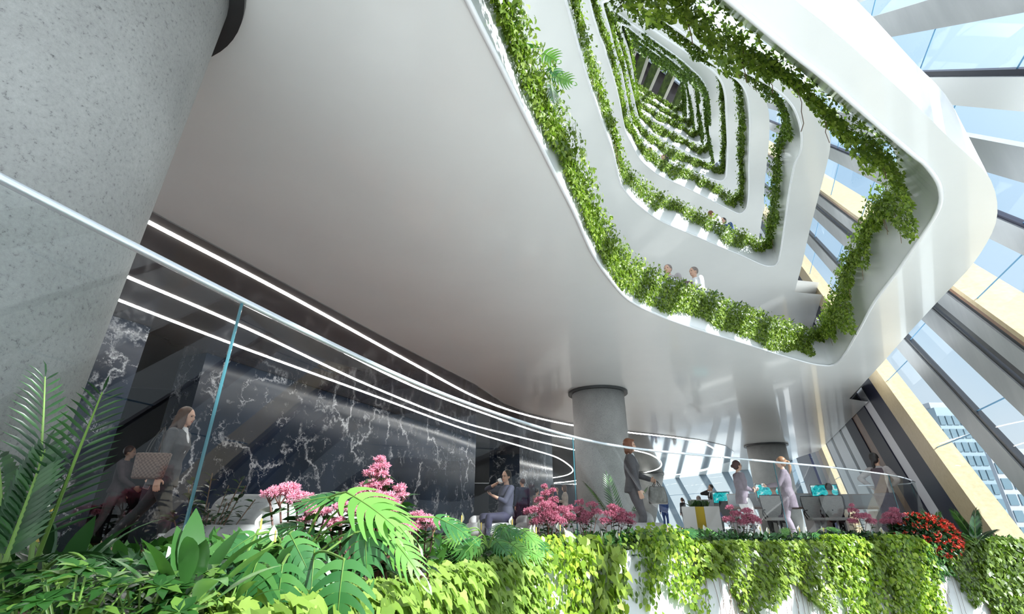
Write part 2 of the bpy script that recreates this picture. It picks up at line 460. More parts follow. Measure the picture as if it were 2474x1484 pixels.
# floor polygon: from the balustrade back to the far facade
fl = [Vector((p.x, p.y, FLOOR)) for p in rail_c[::6]]
fl += [U * 14.5 + N * 3.3, U * 26 + N * 3.3] + BACKLINE + [Vector((-16, 44, 0)), Vector((-16, -4, 0)), Vector((-3.2, -2.5, 0))]
fl = [Vector((p.x, p.y, FLOOR)) for p in fl]
tr = geometry.tessellate_polygon([fl])
mesh_obj('floor', fl, [tuple(t) for t in tr], M_stone)['kind'] = 'structure'
# timber deck on the left part, 4 mm above the stone
wd = [Vector((p.x, p.y, FLOOR + .004)) for p in rail_c[::6] if p.x < 0.1]
wd += [Vector((2.0, 16, FLOOR + .004)), Vector((0, 24, FLOOR + .004)), Vector((-15, 24, FLOOR + .004)), Vector((-15, -3, FLOOR + .004)), Vector((-3.2, -2.4, FLOOR + .004))]
tr = geometry.tessellate_polygon([wd])
o = mesh_obj('floor_wood', wd, [tuple(t) for t in tr], M_wood); o['kind'] = 'structure'
# planter in front of the balustrade
rv = offset_poly(rim_c, 0.0, False)
def off_open(p, d): return offset_poly(p, d, closed=False)
front = [p + Vector((0, 0, -2.6)) for p in rim_c]
# which side is towards the floor?
test = off_open(rim_c, 0.1)
sgn = 1 if (test[120] - rail_c[110]).length < (rim_c[120] - rail_c[110]).length else -1
r1 = off_open(rim_c, 0.04 * sgn)
r2 = [p + Vector((0, 0, -0.10)) for p in r1]
planter = band([front, rim_c, [p + Vector((0, 0, 0.0)) for p in r1], r2], 'planter_wall', W_fascia, None, closed=False)
tag(planter, 'long curved white planter wall under the hanging vines', 'planter')
# soil surface between rim and balustrade foot
n = 120
ra = catmull(r2, n, closed=False); rb = catmull([Vector((p.x, p.y, FLOOR + 0.10)) for p in rail_c], n, closed=False)
rb2 = [Vector((p.x, p.y, FLOOR - 0.3)) for p in rb]
ra2 = [p + Vector((0, 0, -.04)) for p in ra]
band([ra2, rb, rb2], 'soil', M_soil, planter, closed=False)

# ---- glass balustrade
gl = empty('glass_balustrade', rail_c[60])
tag(gl, 'curved frameless glass balustrade with a slim steel handrail behind the foreground planting', 'balustrade')
def L_(p): return p - gl.location
joints = []
jp = [(600, 735), (1375, 1055), (1870, 1117), (2150, 1147)]
idx = []
for x, y in jp:
    q = at_z(x, y, RAILZ)
    idx.append(min(range(len(rail_c)), key=lambda i: (rail_c[i] - q).length))
cuts = [0] + idx + [len(rail_c) - 1]
for a, b in zip(cuts, cuts[1:]):
    seg = rail_c[a:b + 1]
    if len(seg) < 2: continue
    top = [L_(p) + Vector((0, 0, -.01)) for p in seg]; bot = [L_(Vector((p.x, p.y, FLOOR - .02))) for p in seg]
    band([bot, top], 'glass_panel', M_glass, gl, closed=False)
for i in idx:
    p = rail_c[i]
    V = MB(); V.tube([L_(Vector((p.x, p.y, FLOOR))), L_(p)], 0.0055, 6); V.build('panel_joint', M_glassedge, gl)
V = MB(); V.tube([L_(p) for p in rail_c], 0.0125, 8); V.build('handrail', M_steel, gl, smooth=True)
# the rail turns back at its far right end
e = rail_c[-1]
back = catmull([L_(e), L_(e + Vector((0.2, 0.45, 0))), L_(e + Vector((0.05, .8, 0))), L_(e + Vector((-.45, 1.0, 0)))], 16, closed=False)
V = MB(); V.tube(back, 0.0125, 8); V.build('return_rail', M_steel, gl, smooth=True)
band([[p + Vector((0, 0, FLOOR - RAILZ)) for p in back], back], 'glass_panel', M_glass, gl, closed=False)

# ================================================================ columns
def column(cx, cy, r0, r1, cap_r, label, z0=FLOOR, z1=2.9, mat=None):
    if cy > 30: z1 = 2.88
    o = empty('concrete_column', (cx, cy, z0))
    tag(o, label, 'column', kind='thing')
    V = MB(); V.lathe([(r0, 0), (r0 + (r1 - r0) * .5, (z1 - z0) * .5), (r1, z1 - z0 - .02)], n=64); V.build('shaft', mat or M_conc, o, smooth=True)
    V = MB(); V.lathe([(cap_r, z1 - z0 - .06), (cap_r, z1 - z0 - .004)], n=64); V.build('capital_ring', M_cap, o)
    return o
column(-2.31, 1.49, .70, .72, .80, 'huge round concrete column filling the left edge, closest to the viewer')
column(2.11, 11.6, .64, .63, .72, 'round concrete column with dark ring in the middle of the lounge')
column(10.56, 20.5, .76, .74, .84, 'round concrete column standing behind the desks at right')
p = at_y(1560, 1240, 34)
column(p.x, p.y, 0.45, 1.45, 1.47, 'flared concrete column near the far windows, behind the handbag')

# ================================================================ dark ceiling panel with light lines
ZP = 2.885
def zc(px, z=ZP): return [at_z(x, y, z) for x, y in px]
panel_px = [(300, 478), (365, 512), (700, 693), (935, 820), (1050, 880), (1146, 929), (1218, 976), (1273, 998), (1371, 1022), (1526, 1043), (1689, 1063), (1754, 1078), (1773, 1092), (1768, 1115)]
pp = zc(panel_px)
pp += [Vector((11.3, 36, ZP)), Vector((2, 42, ZP)), Vector((-12, 40, ZP)), Vector((-13, 2.0, ZP)), Vector((-5.5, 2.0, ZP))]
top = [p + Vector((0, 0, .012)) for p in pp]
tr = geometry.tessellate_polygon([pp])
m = len(pp)
o = mesh_obj('ceiling_panel', pp + top, [tuple(t) for t in tr] + [(i, (i + 1) % m, m + (i + 1) % m, m + i) for i in range(m)], M_panel)
o['kind'] = 'structure'
LEDS = [
 ('outermost ceiling light line sweeping out past the middle column', [(200, 448), (350, 532), (700, 715), (1000, 880), (1150, 960), (1260, 1000), (1384, 1028), (1524, 1046), (1640, 1059), (1705, 1074), (1740, 1098), (1738, 1120), (1700, 1137), (1607, 1151)]),
 ('second ceiling light line, running just beside the handrail', [(200, 538), (340, 606), (600, 740), (800, 836), (1000, 934), (1167, 998), (1308, 1046), (1389, 1062), (1539, 1090), (1580, 1103), (1598, 1120), (1588, 1134), (1550, 1144)]),
 ('third ceiling light line, crossing the glass below the handrail', [(200, 618), (298, 665), (600, 795), (900, 935), (1110, 1018), (1242, 1053), (1394, 1089), (1470, 1107), (1498, 1126), (1480, 1142), (1400, 1160), (1339, 1168)]),
 ('innermost ceiling light line, closest to the marble wall, with a hooked end', [(180, 685), (273, 720), (580, 838), (900, 955), (1130, 1040), (1280, 1085), (1350, 1108), (1384, 1135), (1370, 1148), (1336, 1155)]),
 ('short straight ceiling light line above the coffee group', [(1330, 1177), (1405, 1169), (1470, 1163)]),
]
def ribbon(pts, w, th, name, mat, parent=None):
    a = offset_poly(pts, w / 2, False); b = offset_poly(pts, -w / 2, False)
    dn = Vector((0, 0, -th))
    return band([a, [p + dn for p in a], [p + dn for p in b], b], name, mat, parent, closed=False, smooth=False)
for lab, px in LEDS:
    pts = catmull(zc(px, ZP - .001), 150, closed=False)
    w = 0.034
    o = ribbon(pts, w, 0.012, 'light_line', M_led)
    tag(o, lab, 'ceiling light', 'white light lines in the dark ceiling')

# ================================================================ marble core blocks
def block(name, poly, z1=ZP - .005, mat=M_marble, z0=FLOOR + .005, label=None):
    n = len(poly); a = [Vector((p[0], p[1], z0)) for p in poly]; b = [Vector((p[0], p[1], z1)) for p in poly]
    fs = [(i, (i + 1) % n, n + (i + 1) % n, n + i) for i in range(n)] + [tuple(range(n))[::-1], tuple(range(n, 2 * n))]
    o = mesh_obj(name, a + b, fs, mat)
    if label: tag(o, label, 'wall')
    o['kind'] = 'structure'
    return o
def xy(px, py, z=ZP): p = at_z(px, py, z); return (p.x, p.y)
a0 = xy(200, 740); a1 = xy(365, 790); b0 = xy(500, 852); b1 = xy(1150, 1062)
block('wall_left', [(-12, 5.5), (a0[0] - .3, a0[1] - .6), a1, (a1[0] - 1.4, a1[1] + .5), (-12, 8.5)])
bx = Vector((b1[0] - b0[0], b1[1] - b0[1], 0)).normalized(); bn = Vector((-bx.y, bx.x, 0))
block('wall_core', [b0, b1, (b1[0] + bn.x * 3.5, b1[1] + bn.y * 3.5), (b0[0] + bn.x * .7, b0[1] + bn.y * .7)])
c0 = xy(1183, 1100); c1 = xy(1255, 1097); c2 = xy(1335, 1125)
block('wall_back', [c0, c1, c2, (c2[0] - 3, c2[1] + 1)])
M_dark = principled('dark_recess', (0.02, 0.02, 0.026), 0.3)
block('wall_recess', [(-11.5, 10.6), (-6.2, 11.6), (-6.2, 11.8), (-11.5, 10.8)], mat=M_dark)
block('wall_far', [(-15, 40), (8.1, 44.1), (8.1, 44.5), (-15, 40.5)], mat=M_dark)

# ================================================================ right facade
M_gold = noisy('gold_panel', [(0.3, (0.40, 0.305, 0.175)), (0.7, (0.48, 0.385, 0.24))], 14, rough=0.42, bstr=0.15)
M_brown = noisy('brown_panel', [(0.3, (0.16, 0.085, 0.05)), (0.7, (0.22, 0.12, 0.07))], 6, rough=0.35)
M_navy = principled('navy_panel', (0.012, 0.013, 0.030), 0.45, spec=.25)
M_grey = noisy('grey_panel', [(0.3, (0.28, 0.29, 0.30)), (0.7, (0.34, 0.35, 0.36))], 4, rough=0.35, vscale=(1, 1, .2))
M_lilac = principled('lilac_panel', (0.70, 0.69, 0.74), 0.35)
M_white = principled('white_panel', (0.80, 0.80, 0.80), 0.35)
M_pale = principled('pale_panel', (0.58, 0.62, 0.66), 0.3)
BANDS = [  # x on the horizon line: from, to, material, depth towards the room
 (1975, 2014, M_navy, .30), (2020, 2035, M_black, .22), (2035, 2046, M_brown, .24), (2046, 2060, M_gold, .32, 2072), (2074, 2078, M_black, .15), (2078, 2095, M_pale, .18),
 (2096, 2102, M_black, .15), (2103, 2132, M_pale, .18), (2133, 2139, M_black, .15), (2140, 2163, M_pale, .18), (2164, 2195, M_navy, .35), (2196, 2219, M_brown, .22), (2219, 2256, M_navy, .30), (2257, 2287, M_lilac, .16),
 (2287, 2337, M_navy, .30), (2338, 2388, M_gold, .40, 2442), (2529, 2590, M_grey, .30), (2590, 2602, M_black, .18), (2750, 2848, M_grey, .30), (2848, 2864, M_black, .18), (2884, 2918, M_black, .24), (2918, 3020, M_grey, .34),
 (3020, 3045, M_black, .18), (3045, 3078, M_brown, .24), (3078, 3110, M_gold, .36, 3375), (3797, 4180, M_grey, .30), (4180, 4232, M_navy, .16)]
def sxh(xh): # a point on the horizon row
    hy = 742 + F * math.tan(PITCH)
    # lines were measured against y=1250; transfer through the lean vanishing point
    px = 1610 + (xh - 1610) * (hy - 190) / 1060.0
    return s0(px, hy)
OUTD = {}
SB = []
for bd in BANDS:
    a, b, m, d = bd[:4]; sa_ = sxh(b); SB.append((sxh(a), sa_, m, d))
    if len(bd) > 4:      # how far the fin stands out in front of the glass, so that its flank shows as wide as measured
        hy = 742 + F * math.tan(PITCH); r_ = ray(1610 + (bd[4] - 1610) * (hy - 190) / 1060.0, hy)
        OUTD[round(min(sa_, sxh(a)), 4)] = (sa_ - sxh(bd[4])) * r_.dot(N) / r_.dot(U)
SB += [(s0(2474, 350), s0(2474, 435), M_grey, .3), (s0(2474, 182), s0(2474, 265), M_white, .3), (s0(2474, 165), s0(2474, 181), M_navy, .15),
       (s0(2474, -70), s0(2474, 28), M_grey, .35), (s0(2474, -200), s0(2474, -150), M_white, .3)]
SB = [(min(a, b), max(a, b), m, d) for a, b, m, d in SB]
# nearer than the frame shows: unseen invented fins, kept narrow to let sun through
sb0 = min(a for a, b, m, d in SB)
for i in range(7):
    a = sb0 - 1.3 - i * 1.9
    SB.append((a - 0.28, a, [M_white, M_grey, M_pale][i % 3], .3))
SB.sort(key=lambda t: t[0])
ZB, ZT = -7.0, 42.0
def fin(s_a, s_b, m, depth, i):
    V = MB(); vs = []; od = OUTD.get(round(s_a, 4), .05)
    for z in (ZB, ZT):
        for s, d in ((s_a, DF + od), (s_b, DF + od), (s_b, DF - depth * .18), (s_a, DF - depth * .18)):
            vs.append(fac(s, z, d))
    V.add(vs, [(3, 2, 1, 0), (4, 5, 6, 7), (0, 1, 5, 4), (1, 2, 6, 5), (2, 3, 7, 6), (3, 0, 4, 7)])
    o = V.build('trim_%d' % i, m); o['kind'] = 'structure'
for i, (a, b, m, d) in enumerate(SB): fin(a, b, m, d, i + 1)
wi = 1
for (a, b, *_), (c, d, *_) in zip(SB, SB[1:]):
    if c - b < 0.012 * 1: continue
    o = mesh_obj('window_%d' % wi, [fac(b, ZB), fac(c, ZB), fac(c, ZT), fac(b, ZT)], [(0, 1, 2, 3)], M_fglass); wi += 1
    o['kind'] = 'structure'
    if c - b > 0.12:
        V = MB()
        for k in range(22):
            z = ZB + 3 + k * 1.7 + (wi * 37 % 10) * .09
            V.tube([fac(b, z), fac(c, z)], 0.011, 4)
        V.build('window_joint', M_joint, o)

# ================================================================ far facade (leaning mullions)
M_mull = principled('mullion_bluegrey', (0.28, 0.36, 0.44), 0.35)
def on_back(az):
    d = Vector((math.sin(az), math.cos(az), 0))
    for a, b in zip(BACKLINE, BACKLINE[1:]):
        e = b - a; den = d.x * e.y - d.y * e.x
        if abs(den) < 1e-9: continue
        t = (a.x * e.y - a.y * e.x) / den; s = (a.x * d.y - a.y * d.x) / den
        if t > 0 and -1e-6 <= s <= 1 + 1e-6: return d * t
    return None
def azp(px, py): r = ray(px, py); return math.atan2(r.x, r.y)
k = 100
for (tx, ty, bx_, by, w) in [(1552, 1158, 1603, 1268, .3), (1590, 1156, 1647, 1268, .45), (1634, 1150, 1703, 1268, .28), (1695, 1143, 1778, 1268, .45), (1750, 1136, 1822, 1268, .4), (1795, 1130, 1860, 1268, .5), (1850, 1120, 1905, 1268, .35), (1905, 1106, 1960, 1268, .3)]:
    A = on_back(azp(tx, ty)); B = on_back(azp(bx_, by))
    if A is None or B is None: continue
    A = Vector((A.x, A.y, 2.95)); B = Vector((B.x, B.y, FLOOR - .05))
    dirv = (A - B).normalized(); side = Vector((A.x, A.y, 0)).normalized().cross(Vector((0, 0, 1))).normalized()
    nrm = dirv.cross(side).normalized()
    V = MB(); vs = []
    for P in (B, A):
        for sx, sy in ((-1, -1), (1, -1), (1, 1), (-1, 1)):
            vs.append(P + side * sx * w / 2 + nrm * sy * .14)
    V.add(vs, [(3, 2, 1, 0), (4, 5, 6, 7), (0, 1, 5, 4), (1, 2, 6, 5), (2, 3, 7, 6), (3, 0, 4, 7)])
    V.build('trim_%d' % k, M_mull)['kind'] = 'structure'; k += 1
for a, b in zip(BACKLINE, BACKLINE[1:]):
    o = mesh_obj('window_%d' % wi, [a + Vector((0, 0, FLOOR)), b + Vector((0, 0, FLOOR)), b + Vector((0, 0, 2.9)), a + Vector((0, 0, 2.9))], [(0, 1, 2, 3)], M_fglass)
    o['kind'] = 'structure'; wi += 1
    V = MB(); V.tube([a + Vector((0, 0, 1.75)), b + Vector((0, 0, 1.75))], .012, 4); V.build('window_joint', M_joint, o)

# ================================================================ top of the atrium: beams and roof lights
ZR = 33.4
V = None
M_cream = principled('cream_beam', (0.62, 0.60, 0.52), 0.5)
M_moss = noisy('moss', [(0.3, (0.015, 0.03, 0.005)), (0.7, (0.08, 0.13, 0.015))], 3, rough=0.95, bstr=1.0, bdist=.1)
def bar(p, q, w, hgt, name, mat, parent=None):
    d = (q - p); side = Vector((-d.y, d.x, 0)).normalized() * w / 2; up_ = Vector((0, 0, hgt))
    V = MB(); V.add([p - side, p + side, q + side, q - side, p - side + up_, p + side + up_, q + side + up_, q - side + up_],
                    [(0, 3, 2, 1), (4, 5, 6, 7), (0, 1, 5, 4), (1, 2, 6, 5), (2, 3, 7, 6), (3, 0, 4, 7)])
    return V.build(name, mat, parent)
beams = [((1553, 70), (1510, 190)), ((1582, 88), (1540, 212)), ((1618, 105), (1566, 225)), ((1653, 130), (1602, 243)), ((1685, 150), (1636, 270))]
for i, (a, b) in enumerate(beams):
    A = at_z(*a, ZR); B = at_z(*b, ZR)
    o = bar(A, B, 0.36, 1.0, 'roof_beam', M_cream)
    tag(o, ['leftmost slanting beam under the roof light, at the top of the atrium', 'second slanting beam from the left under the roof light',
            'middle slanting beam under the roof light', 'fourth slanting beam from the left under the roof light', 'rightmost slanting beam under the roof light'][i], 'roof beam', 'slanting beams at the top of the atrium')
    sd = Vector((-.40, -.05, -.25))
    bar(A + sd, B + sd, 0.44, 0.5, 'moss_cover', M_moss, o)
q = [at_z(1480, 20, ZR + 1.6), at_z(1720, 40, ZR + 1.6), at_z(1720, 340, ZR + 1.6), at_z(1480, 340, ZR + 1.6)]
lo, hi = at_z(1500, 128, ZR + 1.6), at_z(1700, 245, ZR + 1.6)
q0 = at_z(1440, 52, ZR + 1.6); q1 = at_z(1740, 286, ZR + 1.6)
o = mesh_obj('window_%d' % wi, [q0, q1, q[1], q[0]], [(0, 1, 2, 3)], M_fglass); o['kind'] = 'structure'; wi += 1
ex = (q[2] - q1); o = mesh_obj('ceiling_roof', [q0, q1, q[2] + ex, q[3] + ex], [(0, 1, 2, 3)], principled('roof_dark', (0.03, 0.022, 0.025), .3)); o['kind'] = 'structure'
for (a, b) in (((1440, 52), (1740, 286)), ((1440, 22), (1740, 256))):
    bar(at_z(*a, ZR + 1.2), at_z(*b, ZR + 1.2), .12, .3, 'trim_%d' % k, M_black)['kind'] = 'structure'; k += 1

# ================================================================ outside
M_ground = noisy('ground_pale', [(0.35, (0.70, 0.72, 0.70)), (0.6, (0.80, 0.81, 0.81)), (0.8, (0.66, 0.69, 0.65))], 0.05, rough=0.9)
o = mesh_obj('ground', [(-600, -600, -9), (900, -600, -9), (900, 900, -9), (-600, 900, -9)], [(0, 1, 2, 3)], M_ground); o['kind'] = 'structure'
M_bld = principled('building_bluegrey', (0.16, 0.22, 0.26), .5)
M_bwin = principled('building_glass', (0.07, 0.12, 0.15), .35)
M_bldw = principled('building_pale', (0.26, 0.28, 0.31), .6)
def tower(px0, px1, pyt, dist, depth, label, mat, rows, cols):
    a = at_y((px0), 1250, dist); b = at_y(px1, 1250, dist); t = at_y((px0 + px1) / 2, pyt, dist)
    w = b.x - a.x; cx = (a.x + b.x) / 2; hgt = t.z + 9
    r = empty('office_tower', (cx, dist, -9)); tag(r, label, 'building')
    V = MB(); V.box((0, depth / 2, hgt / 2), (w, depth, hgt)); V.build('walls', mat, r)
    V = MB(); V.box((0, depth / 2, hgt + .4), (w * .9, depth * .9, .8)); V.build('roof', M_bldw, r)
    ww = w / cols
    for i in range(rows):
        V = MB()
        for j in range(cols):
            V.box((-w / 2 + (j + .5) * ww, -.05, hgt - (i + 1) * (hgt - 2) / (rows + 0.5)), (ww * .78, .12, (hgt - 2) / (rows + .5) * .68))
        V.build('window_row', M_bwin, r)
tower(2352, 2440, 985, 60, 14, 'distant blue grey office tower with gridded windows seen through the right facade', M_bld, 12, 5)
tower(2290, 2345, 1078, 120, 25, 'low pale office building behind the gold beam outside', M_bldw, 6, 6)
tower(2450, 2700, 1095, 75, 25, 'wide pale building outside at the right edge of the picture', M_bldw, 7, 9)
# ================================================================ leaves
G_lime = leaf_mat('leaf_lime', [(0.0, (0.12, 0.21, 0.03)), (0.5, (0.24, 0.36, 0.065)), (1.0, (0.34, 0.46, 0.11))], .35, .3)
G_yel = leaf_mat('leaf_yellow_green', [(0.0, (0.10, 0.19, 0.018)), (0.5, (0.23, 0.36, 0.028)), (1.0, (0.40, 0.50, 0.06))], .3, .35)
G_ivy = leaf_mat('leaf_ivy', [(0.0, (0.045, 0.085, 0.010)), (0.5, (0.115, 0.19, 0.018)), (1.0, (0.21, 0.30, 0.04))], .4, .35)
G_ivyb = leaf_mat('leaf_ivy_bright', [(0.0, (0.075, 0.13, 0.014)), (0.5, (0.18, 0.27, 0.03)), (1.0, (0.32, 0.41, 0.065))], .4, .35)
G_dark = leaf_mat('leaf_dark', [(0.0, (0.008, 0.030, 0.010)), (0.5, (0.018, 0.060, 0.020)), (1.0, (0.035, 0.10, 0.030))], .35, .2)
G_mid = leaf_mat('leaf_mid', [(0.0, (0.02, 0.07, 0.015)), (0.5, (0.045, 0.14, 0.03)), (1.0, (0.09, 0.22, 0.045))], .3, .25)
G_umb = leaf_mat('leaf_umbrella', [(0.0, (0.010, 0.045, 0.010)), (0.6, (0.03, 0.10, 0.02)), (1.0, (0.12, 0.22, 0.04))], .3, .2)  # leaf colour darkened to carry the shade of the left corner
G_olive = leaf_mat('leaf_olive', [(0.0, (0.035, 0.075, 0.008)), (0.5, (0.08, 0.15, 0.012)), (1.0, (0.15, 0.24, 0.025))], .45, .3)  # olive leaves of the heavy ivy high in the atrium
G_mon = leaf_mat('leaf_monstera', [(0.0, (0.03, 0.12, 0.035)), (0.5, (0.05, 0.17, 0.05)), (1.0, (0.09, 0.24, 0.06))], .22, .22)
G_monl = leaf_mat('leaf_monstera_light', [(0.0, (0.14, 0.34, 0.07)), (1.0, (0.24, 0.46, 0.11))], .3, .35)
M_stem = principled('stem_green', (0.12, 0.22, 0.04), .5)
M_twig = principled('twig_brown', (0.14, 0.08, 0.05), .7)
M_pstem = principled('stem_purple', (0.12, 0.05, 0.035), .5)
M_spathe = principled('spathe_white', (0.82, 0.82, 0.70), .4)
M_spadix = principled('spadix_yellow', (0.60, 0.42, 0.10), .6)
P_pink = leaf_mat('petal_pink', [(0.0, (0.62, 0.20, 0.33)), (0.5, (0.80, 0.36, 0.47)), (1.0, (0.90, 0.58, 0.64))], .5, .3, (1.1, .8, .9))
P_rose = leaf_mat('petal_rose', [(0.0, (0.36, 0.09, 0.15)), (0.5, (0.54, 0.17, 0.26)), (1.0, (0.72, 0.32, 0.41))], .5, .25, (1.1, .7, .8))
P_red = leaf_mat('petal_red', [(0.0, (0.25, 0.015, 0.01)), (0.5, (0.50, 0.045, 0.025)), (1.0, (0.66, 0.10, 0.05))], .5, .25, (1.1, .6, .6))

T_IVY = (np.array([(0, 0, 0), (.30, -.10, -.02), (.52, .22, -.10), (.27, .36, 0), (.24, .64, -.06), (0, 1, -.22), (-.24, .64, -.06), (-.27, .36, 0), (-.52, .22, -.10), (-.30, -.10, -.02)], float),
         np.array([(0, 1, 2, 3, 4, 5), (0, 5, 6, 7, 8, 9)]))
T_LEAF = (np.array([(0, 0, 0), (.22, .22, .05), (.24, .55, .03), (0, 1, -.14), (-.24, .55, .03), (-.22, .22, .05), (0, .4, -.03), (0, .7, -.04)], float),
          np.array([(0, 1, 2, 6), (6, 2, 3, 7), (0, 6, 4, 5), (6, 7, 3, 4)]))
T_HEART = (np.array([(0, 0, 0), (.26, -.16, .02), (.46, .08, 0), (.34, .48, -.03), (0, 1, -.2), (-.34, .48, -.03), (-.46, .08, 0), (-.26, -.16, .02)], float),
           np.array([(0, 1, 2, 3, 4), (0, 4, 5, 6, 7)]))
T_LANCE = (np.array([(0, 0, 0), (.055, .3, .03), (.045, .65, .0), (0, 1, -.16), (-.045, .65, .0), (-.055, .3, .03), (0, .3, 0), (0, .65, -.03)], float),
           np.array([(0, 1, 6, 5), (6, 1, 2, 7), (5, 6, 7, 4), (7, 2, 3, 4)]))
T_PETAL = (np.array([(-.09, 0, 0), (.09, 0, 0), (.05, 1, .1), (-.05, 1, .1)], float), np.array([(0, 1, 2, 3)]))

def norm(a): return a / np.maximum(np.linalg.norm(a, axis=1, keepdims=True), 1e-9)
def leaves_data(P, T, Nn, size, tmpl, wid=1.0):
    V0, F0 = tmpl; T = norm(T); X = norm(np.cross(T, Nn)); Z = np.cross(X, T)
    size = np.broadcast_to(np.asarray(size, float), (len(P),))
    wid = np.broadcast_to(np.asarray(wid, float), (len(P),))
    V = (P[:, None, :] + (V0[None, :, 0:1] * (size * wid)[:, None, None]) * X[:, None, :] + (V0[None, :, 1:2] * size[:, None, None]) * T[:, None, :] + (V0[None, :, 2:3] * size[:, None, None]) * Z[:, None, :])
    n = len(P); Fc = (F0[None] + (np.arange(n) * len(V0))[:, None, None]).reshape(-1, F0.shape[1])
    return V.reshape(-1, 3), Fc
def scatter(name, P, T, Nn, size, tmpl, mat, parent=None, wid=1.0, loc=None):
    V, Fc = leaves_data(np.asarray(P, float), np.asarray(T, float), np.asarray(Nn, float), size, tmpl, wid)
    if loc is not None: V = V - np.asarray(loc)
    return np_mesh(name, V, Fc, mat, parent, loc=loc)
def rnd(n, s=1.0): return RNG.normal(size=(n, 3)) * s
def wave(x, seed, f=(0.9, 2.3, 5.1), a=(1, .6, .35)):
    r = np.random.default_rng(seed); ph = r.uniform(0, 6.28, len(f))
    return sum(ai * np.sin(fi * x + p) for fi, ai, p in zip(f, a, ph)) / sum(a)

# ---------------------------------------------------------------- hanging vines on the rings above
SIDE = {'left': -N, 'far': U, 'right': N, 'near': -U}
ORD = ['first', 'second', 'third', 'fourth', 'fifth', 'sixth', 'seventh', 'eighth']
def ring_vines(k):
    inner = RIM_TOP[k]; o1 = outwards(inner, 1.0); n_ = len(inner)
    sides = []
    for p, q in zip(inner, o1):
        o = (q - p)
        sides.append(max(SIDE, key=lambda s: SIDE[s].dot(o)))
    P0 = np.array([tuple(p) for p in inner]); O = np.array([tuple(q - p) for p, q in zip(inner, o1)]); O /= np.linalg.norm(O, axis=1, keepdims=True)
    seg = np.linalg.norm(np.roll(P0, -1, 0) - P0, axis=1); arc = np.concatenate([[0], np.cumsum(seg)[:-1]])
    for sd in ('left', 'far', 'right', 'near'):
        idx = [i for i in range(n_) if sides[i] == sd]
        if k < 3:
            keep = []
            for i in idx:
                pr = project(inner[i]); d = inner[i].y * CP + inner[i].z * SP
                if d > 0.2 and -200 < pr[0] < 2700 and pr[1] > -260: keep.append(i)
            idx = keep
        if len(idx) < 3: continue
        idx = np.array(idx); w = seg[idx]; tot = w.sum()
        dens = [1250, 640, 520, 380, 360, 340, 330, 300][k]; size = [.047, .060, .074, .092, .105, .115, .12, .13][k]
        base_drop = {'left': .34, 'far': .27, 'right': .62, 'near': .50}[sd]
        if k == 1: base_drop = {'left': .50, 'far': .42, 'right': .60, 'near': .16}[sd]
        if k >= 2: base_drop = {'left': .5, 'far': .5, 'right': .50, 'near': .18}[sd]
        if k == 0 and sd == 'near': base_drop = .36
        heavy = (k >= 4 and sd in ('near', 'right'))
        if heavy: base_drop = 1.0
        n = int(dens * tot * (2.0 if heavy else 1.0) * (.45 if sd == 'near' and k in (1, 2) else 1.0) * (1.35 if k == 0 and sd == 'left' else 1.0))
        ii = RNG.choice(idx, n, p=w / tot); f = RNG.uniform(0, 1, n)
        j = (ii + 1) % n_
        A = P0[ii] * (1 - f)[:, None] + P0[j] * f[:, None]; s = arc[ii] + f * seg[ii]
        o = O[ii]
        D = base_drop * (0.62 + (0.8 if k == 0 else 0.55) * wave(s, k * 10 + len(sd), (1.7, 4.1, 9.0)))
        if k == 0 and sd == 'left':
            ru = A @ np.array([U.x, U.y, 0]); D = D * .45 + .04 + .34 * np.clip((ru - 1.0) / 4.0, 0, 1)
        if heavy and sd == 'near': D = 2.3 + 1.0 * wave(s, 3)
        if heavy and sd == 'right':
            D = .5 + 2.2 * np.clip((tot - (s - s.min())) / tot if False else 0.3 + 0.4 * wave(s, 5), 0, 1)
        D = np.maximum(D, .10)
        t = RNG.uniform(0, 1, n) ** 1.35
        z = (.74 if k == 0 else .80) - t * (D + .12)
        thick = RNG.uniform(.0, .13 if k else .10, n) * (1 - .5 * t)
        P = A - o * thick[:, None]; P[:, 2] += z
        topm = t < (.26 if k == 0 else .18)
        P[topm] += o[topm] * RNG.uniform(-.12 if k == 0 and sd == 'left' else -.08, .26 if sd != 'near' else .04, topm.sum())[:, None]; P[topm, 2] += RNG.uniform(-.06, (.05 if k == 0 else .12) if sd != 'near' else .03, topm.sum())
        T = np.array([0, 0, -1.0])[None] + rnd(n, .45); Nn = -o * .8 + np.array([0, 0, .45])[None] + rnd(n, .4)
        sz = size * RNG.uniform(.6, 1.25, n)
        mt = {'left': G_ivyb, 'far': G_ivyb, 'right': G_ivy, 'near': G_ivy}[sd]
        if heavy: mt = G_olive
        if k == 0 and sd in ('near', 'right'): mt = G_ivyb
        r = empty('hanging_ivy', tuple(A.mean(0) + np.array([0, 0, .7])))
        tag(r, 'green ivy draped over the %s side of the %s ring up' % ({'left': 'left', 'far': 'far', 'right': 'window', 'near': 'upper'}[sd], ORD[k]), 'hanging plant', 'ivy hanging from the rings of the atrium')
        c = np.array(r.location)
        scatter('foliage', P - c, T, Nn, sz, T_IVY, mt, r)
        if k < 2:   # bare runners
            for q in range(int(tot * (2.0 if k == 0 else .8))):
                V = MB()
                i = int(RNG.choice(idx)); p = Vector(P0[i]) - Vector(O[i]) * .03 - Vector(c); ln = base_drop * RNG.uniform(.6, 1.25)
                pts = []; x = 0
                t_ = Vector((O[i][1], -O[i][0], 0))
                for m in range(6):
                    x += RNG.normal() * .04
                    pts.append(p + Vector((0, 0, .66 - ln * m / 5)) + t_ * x)
                V.tube(pts, .0035, 4)
                V.build('runner', M_twig, r)
for k in range(8): ring_vines(k)

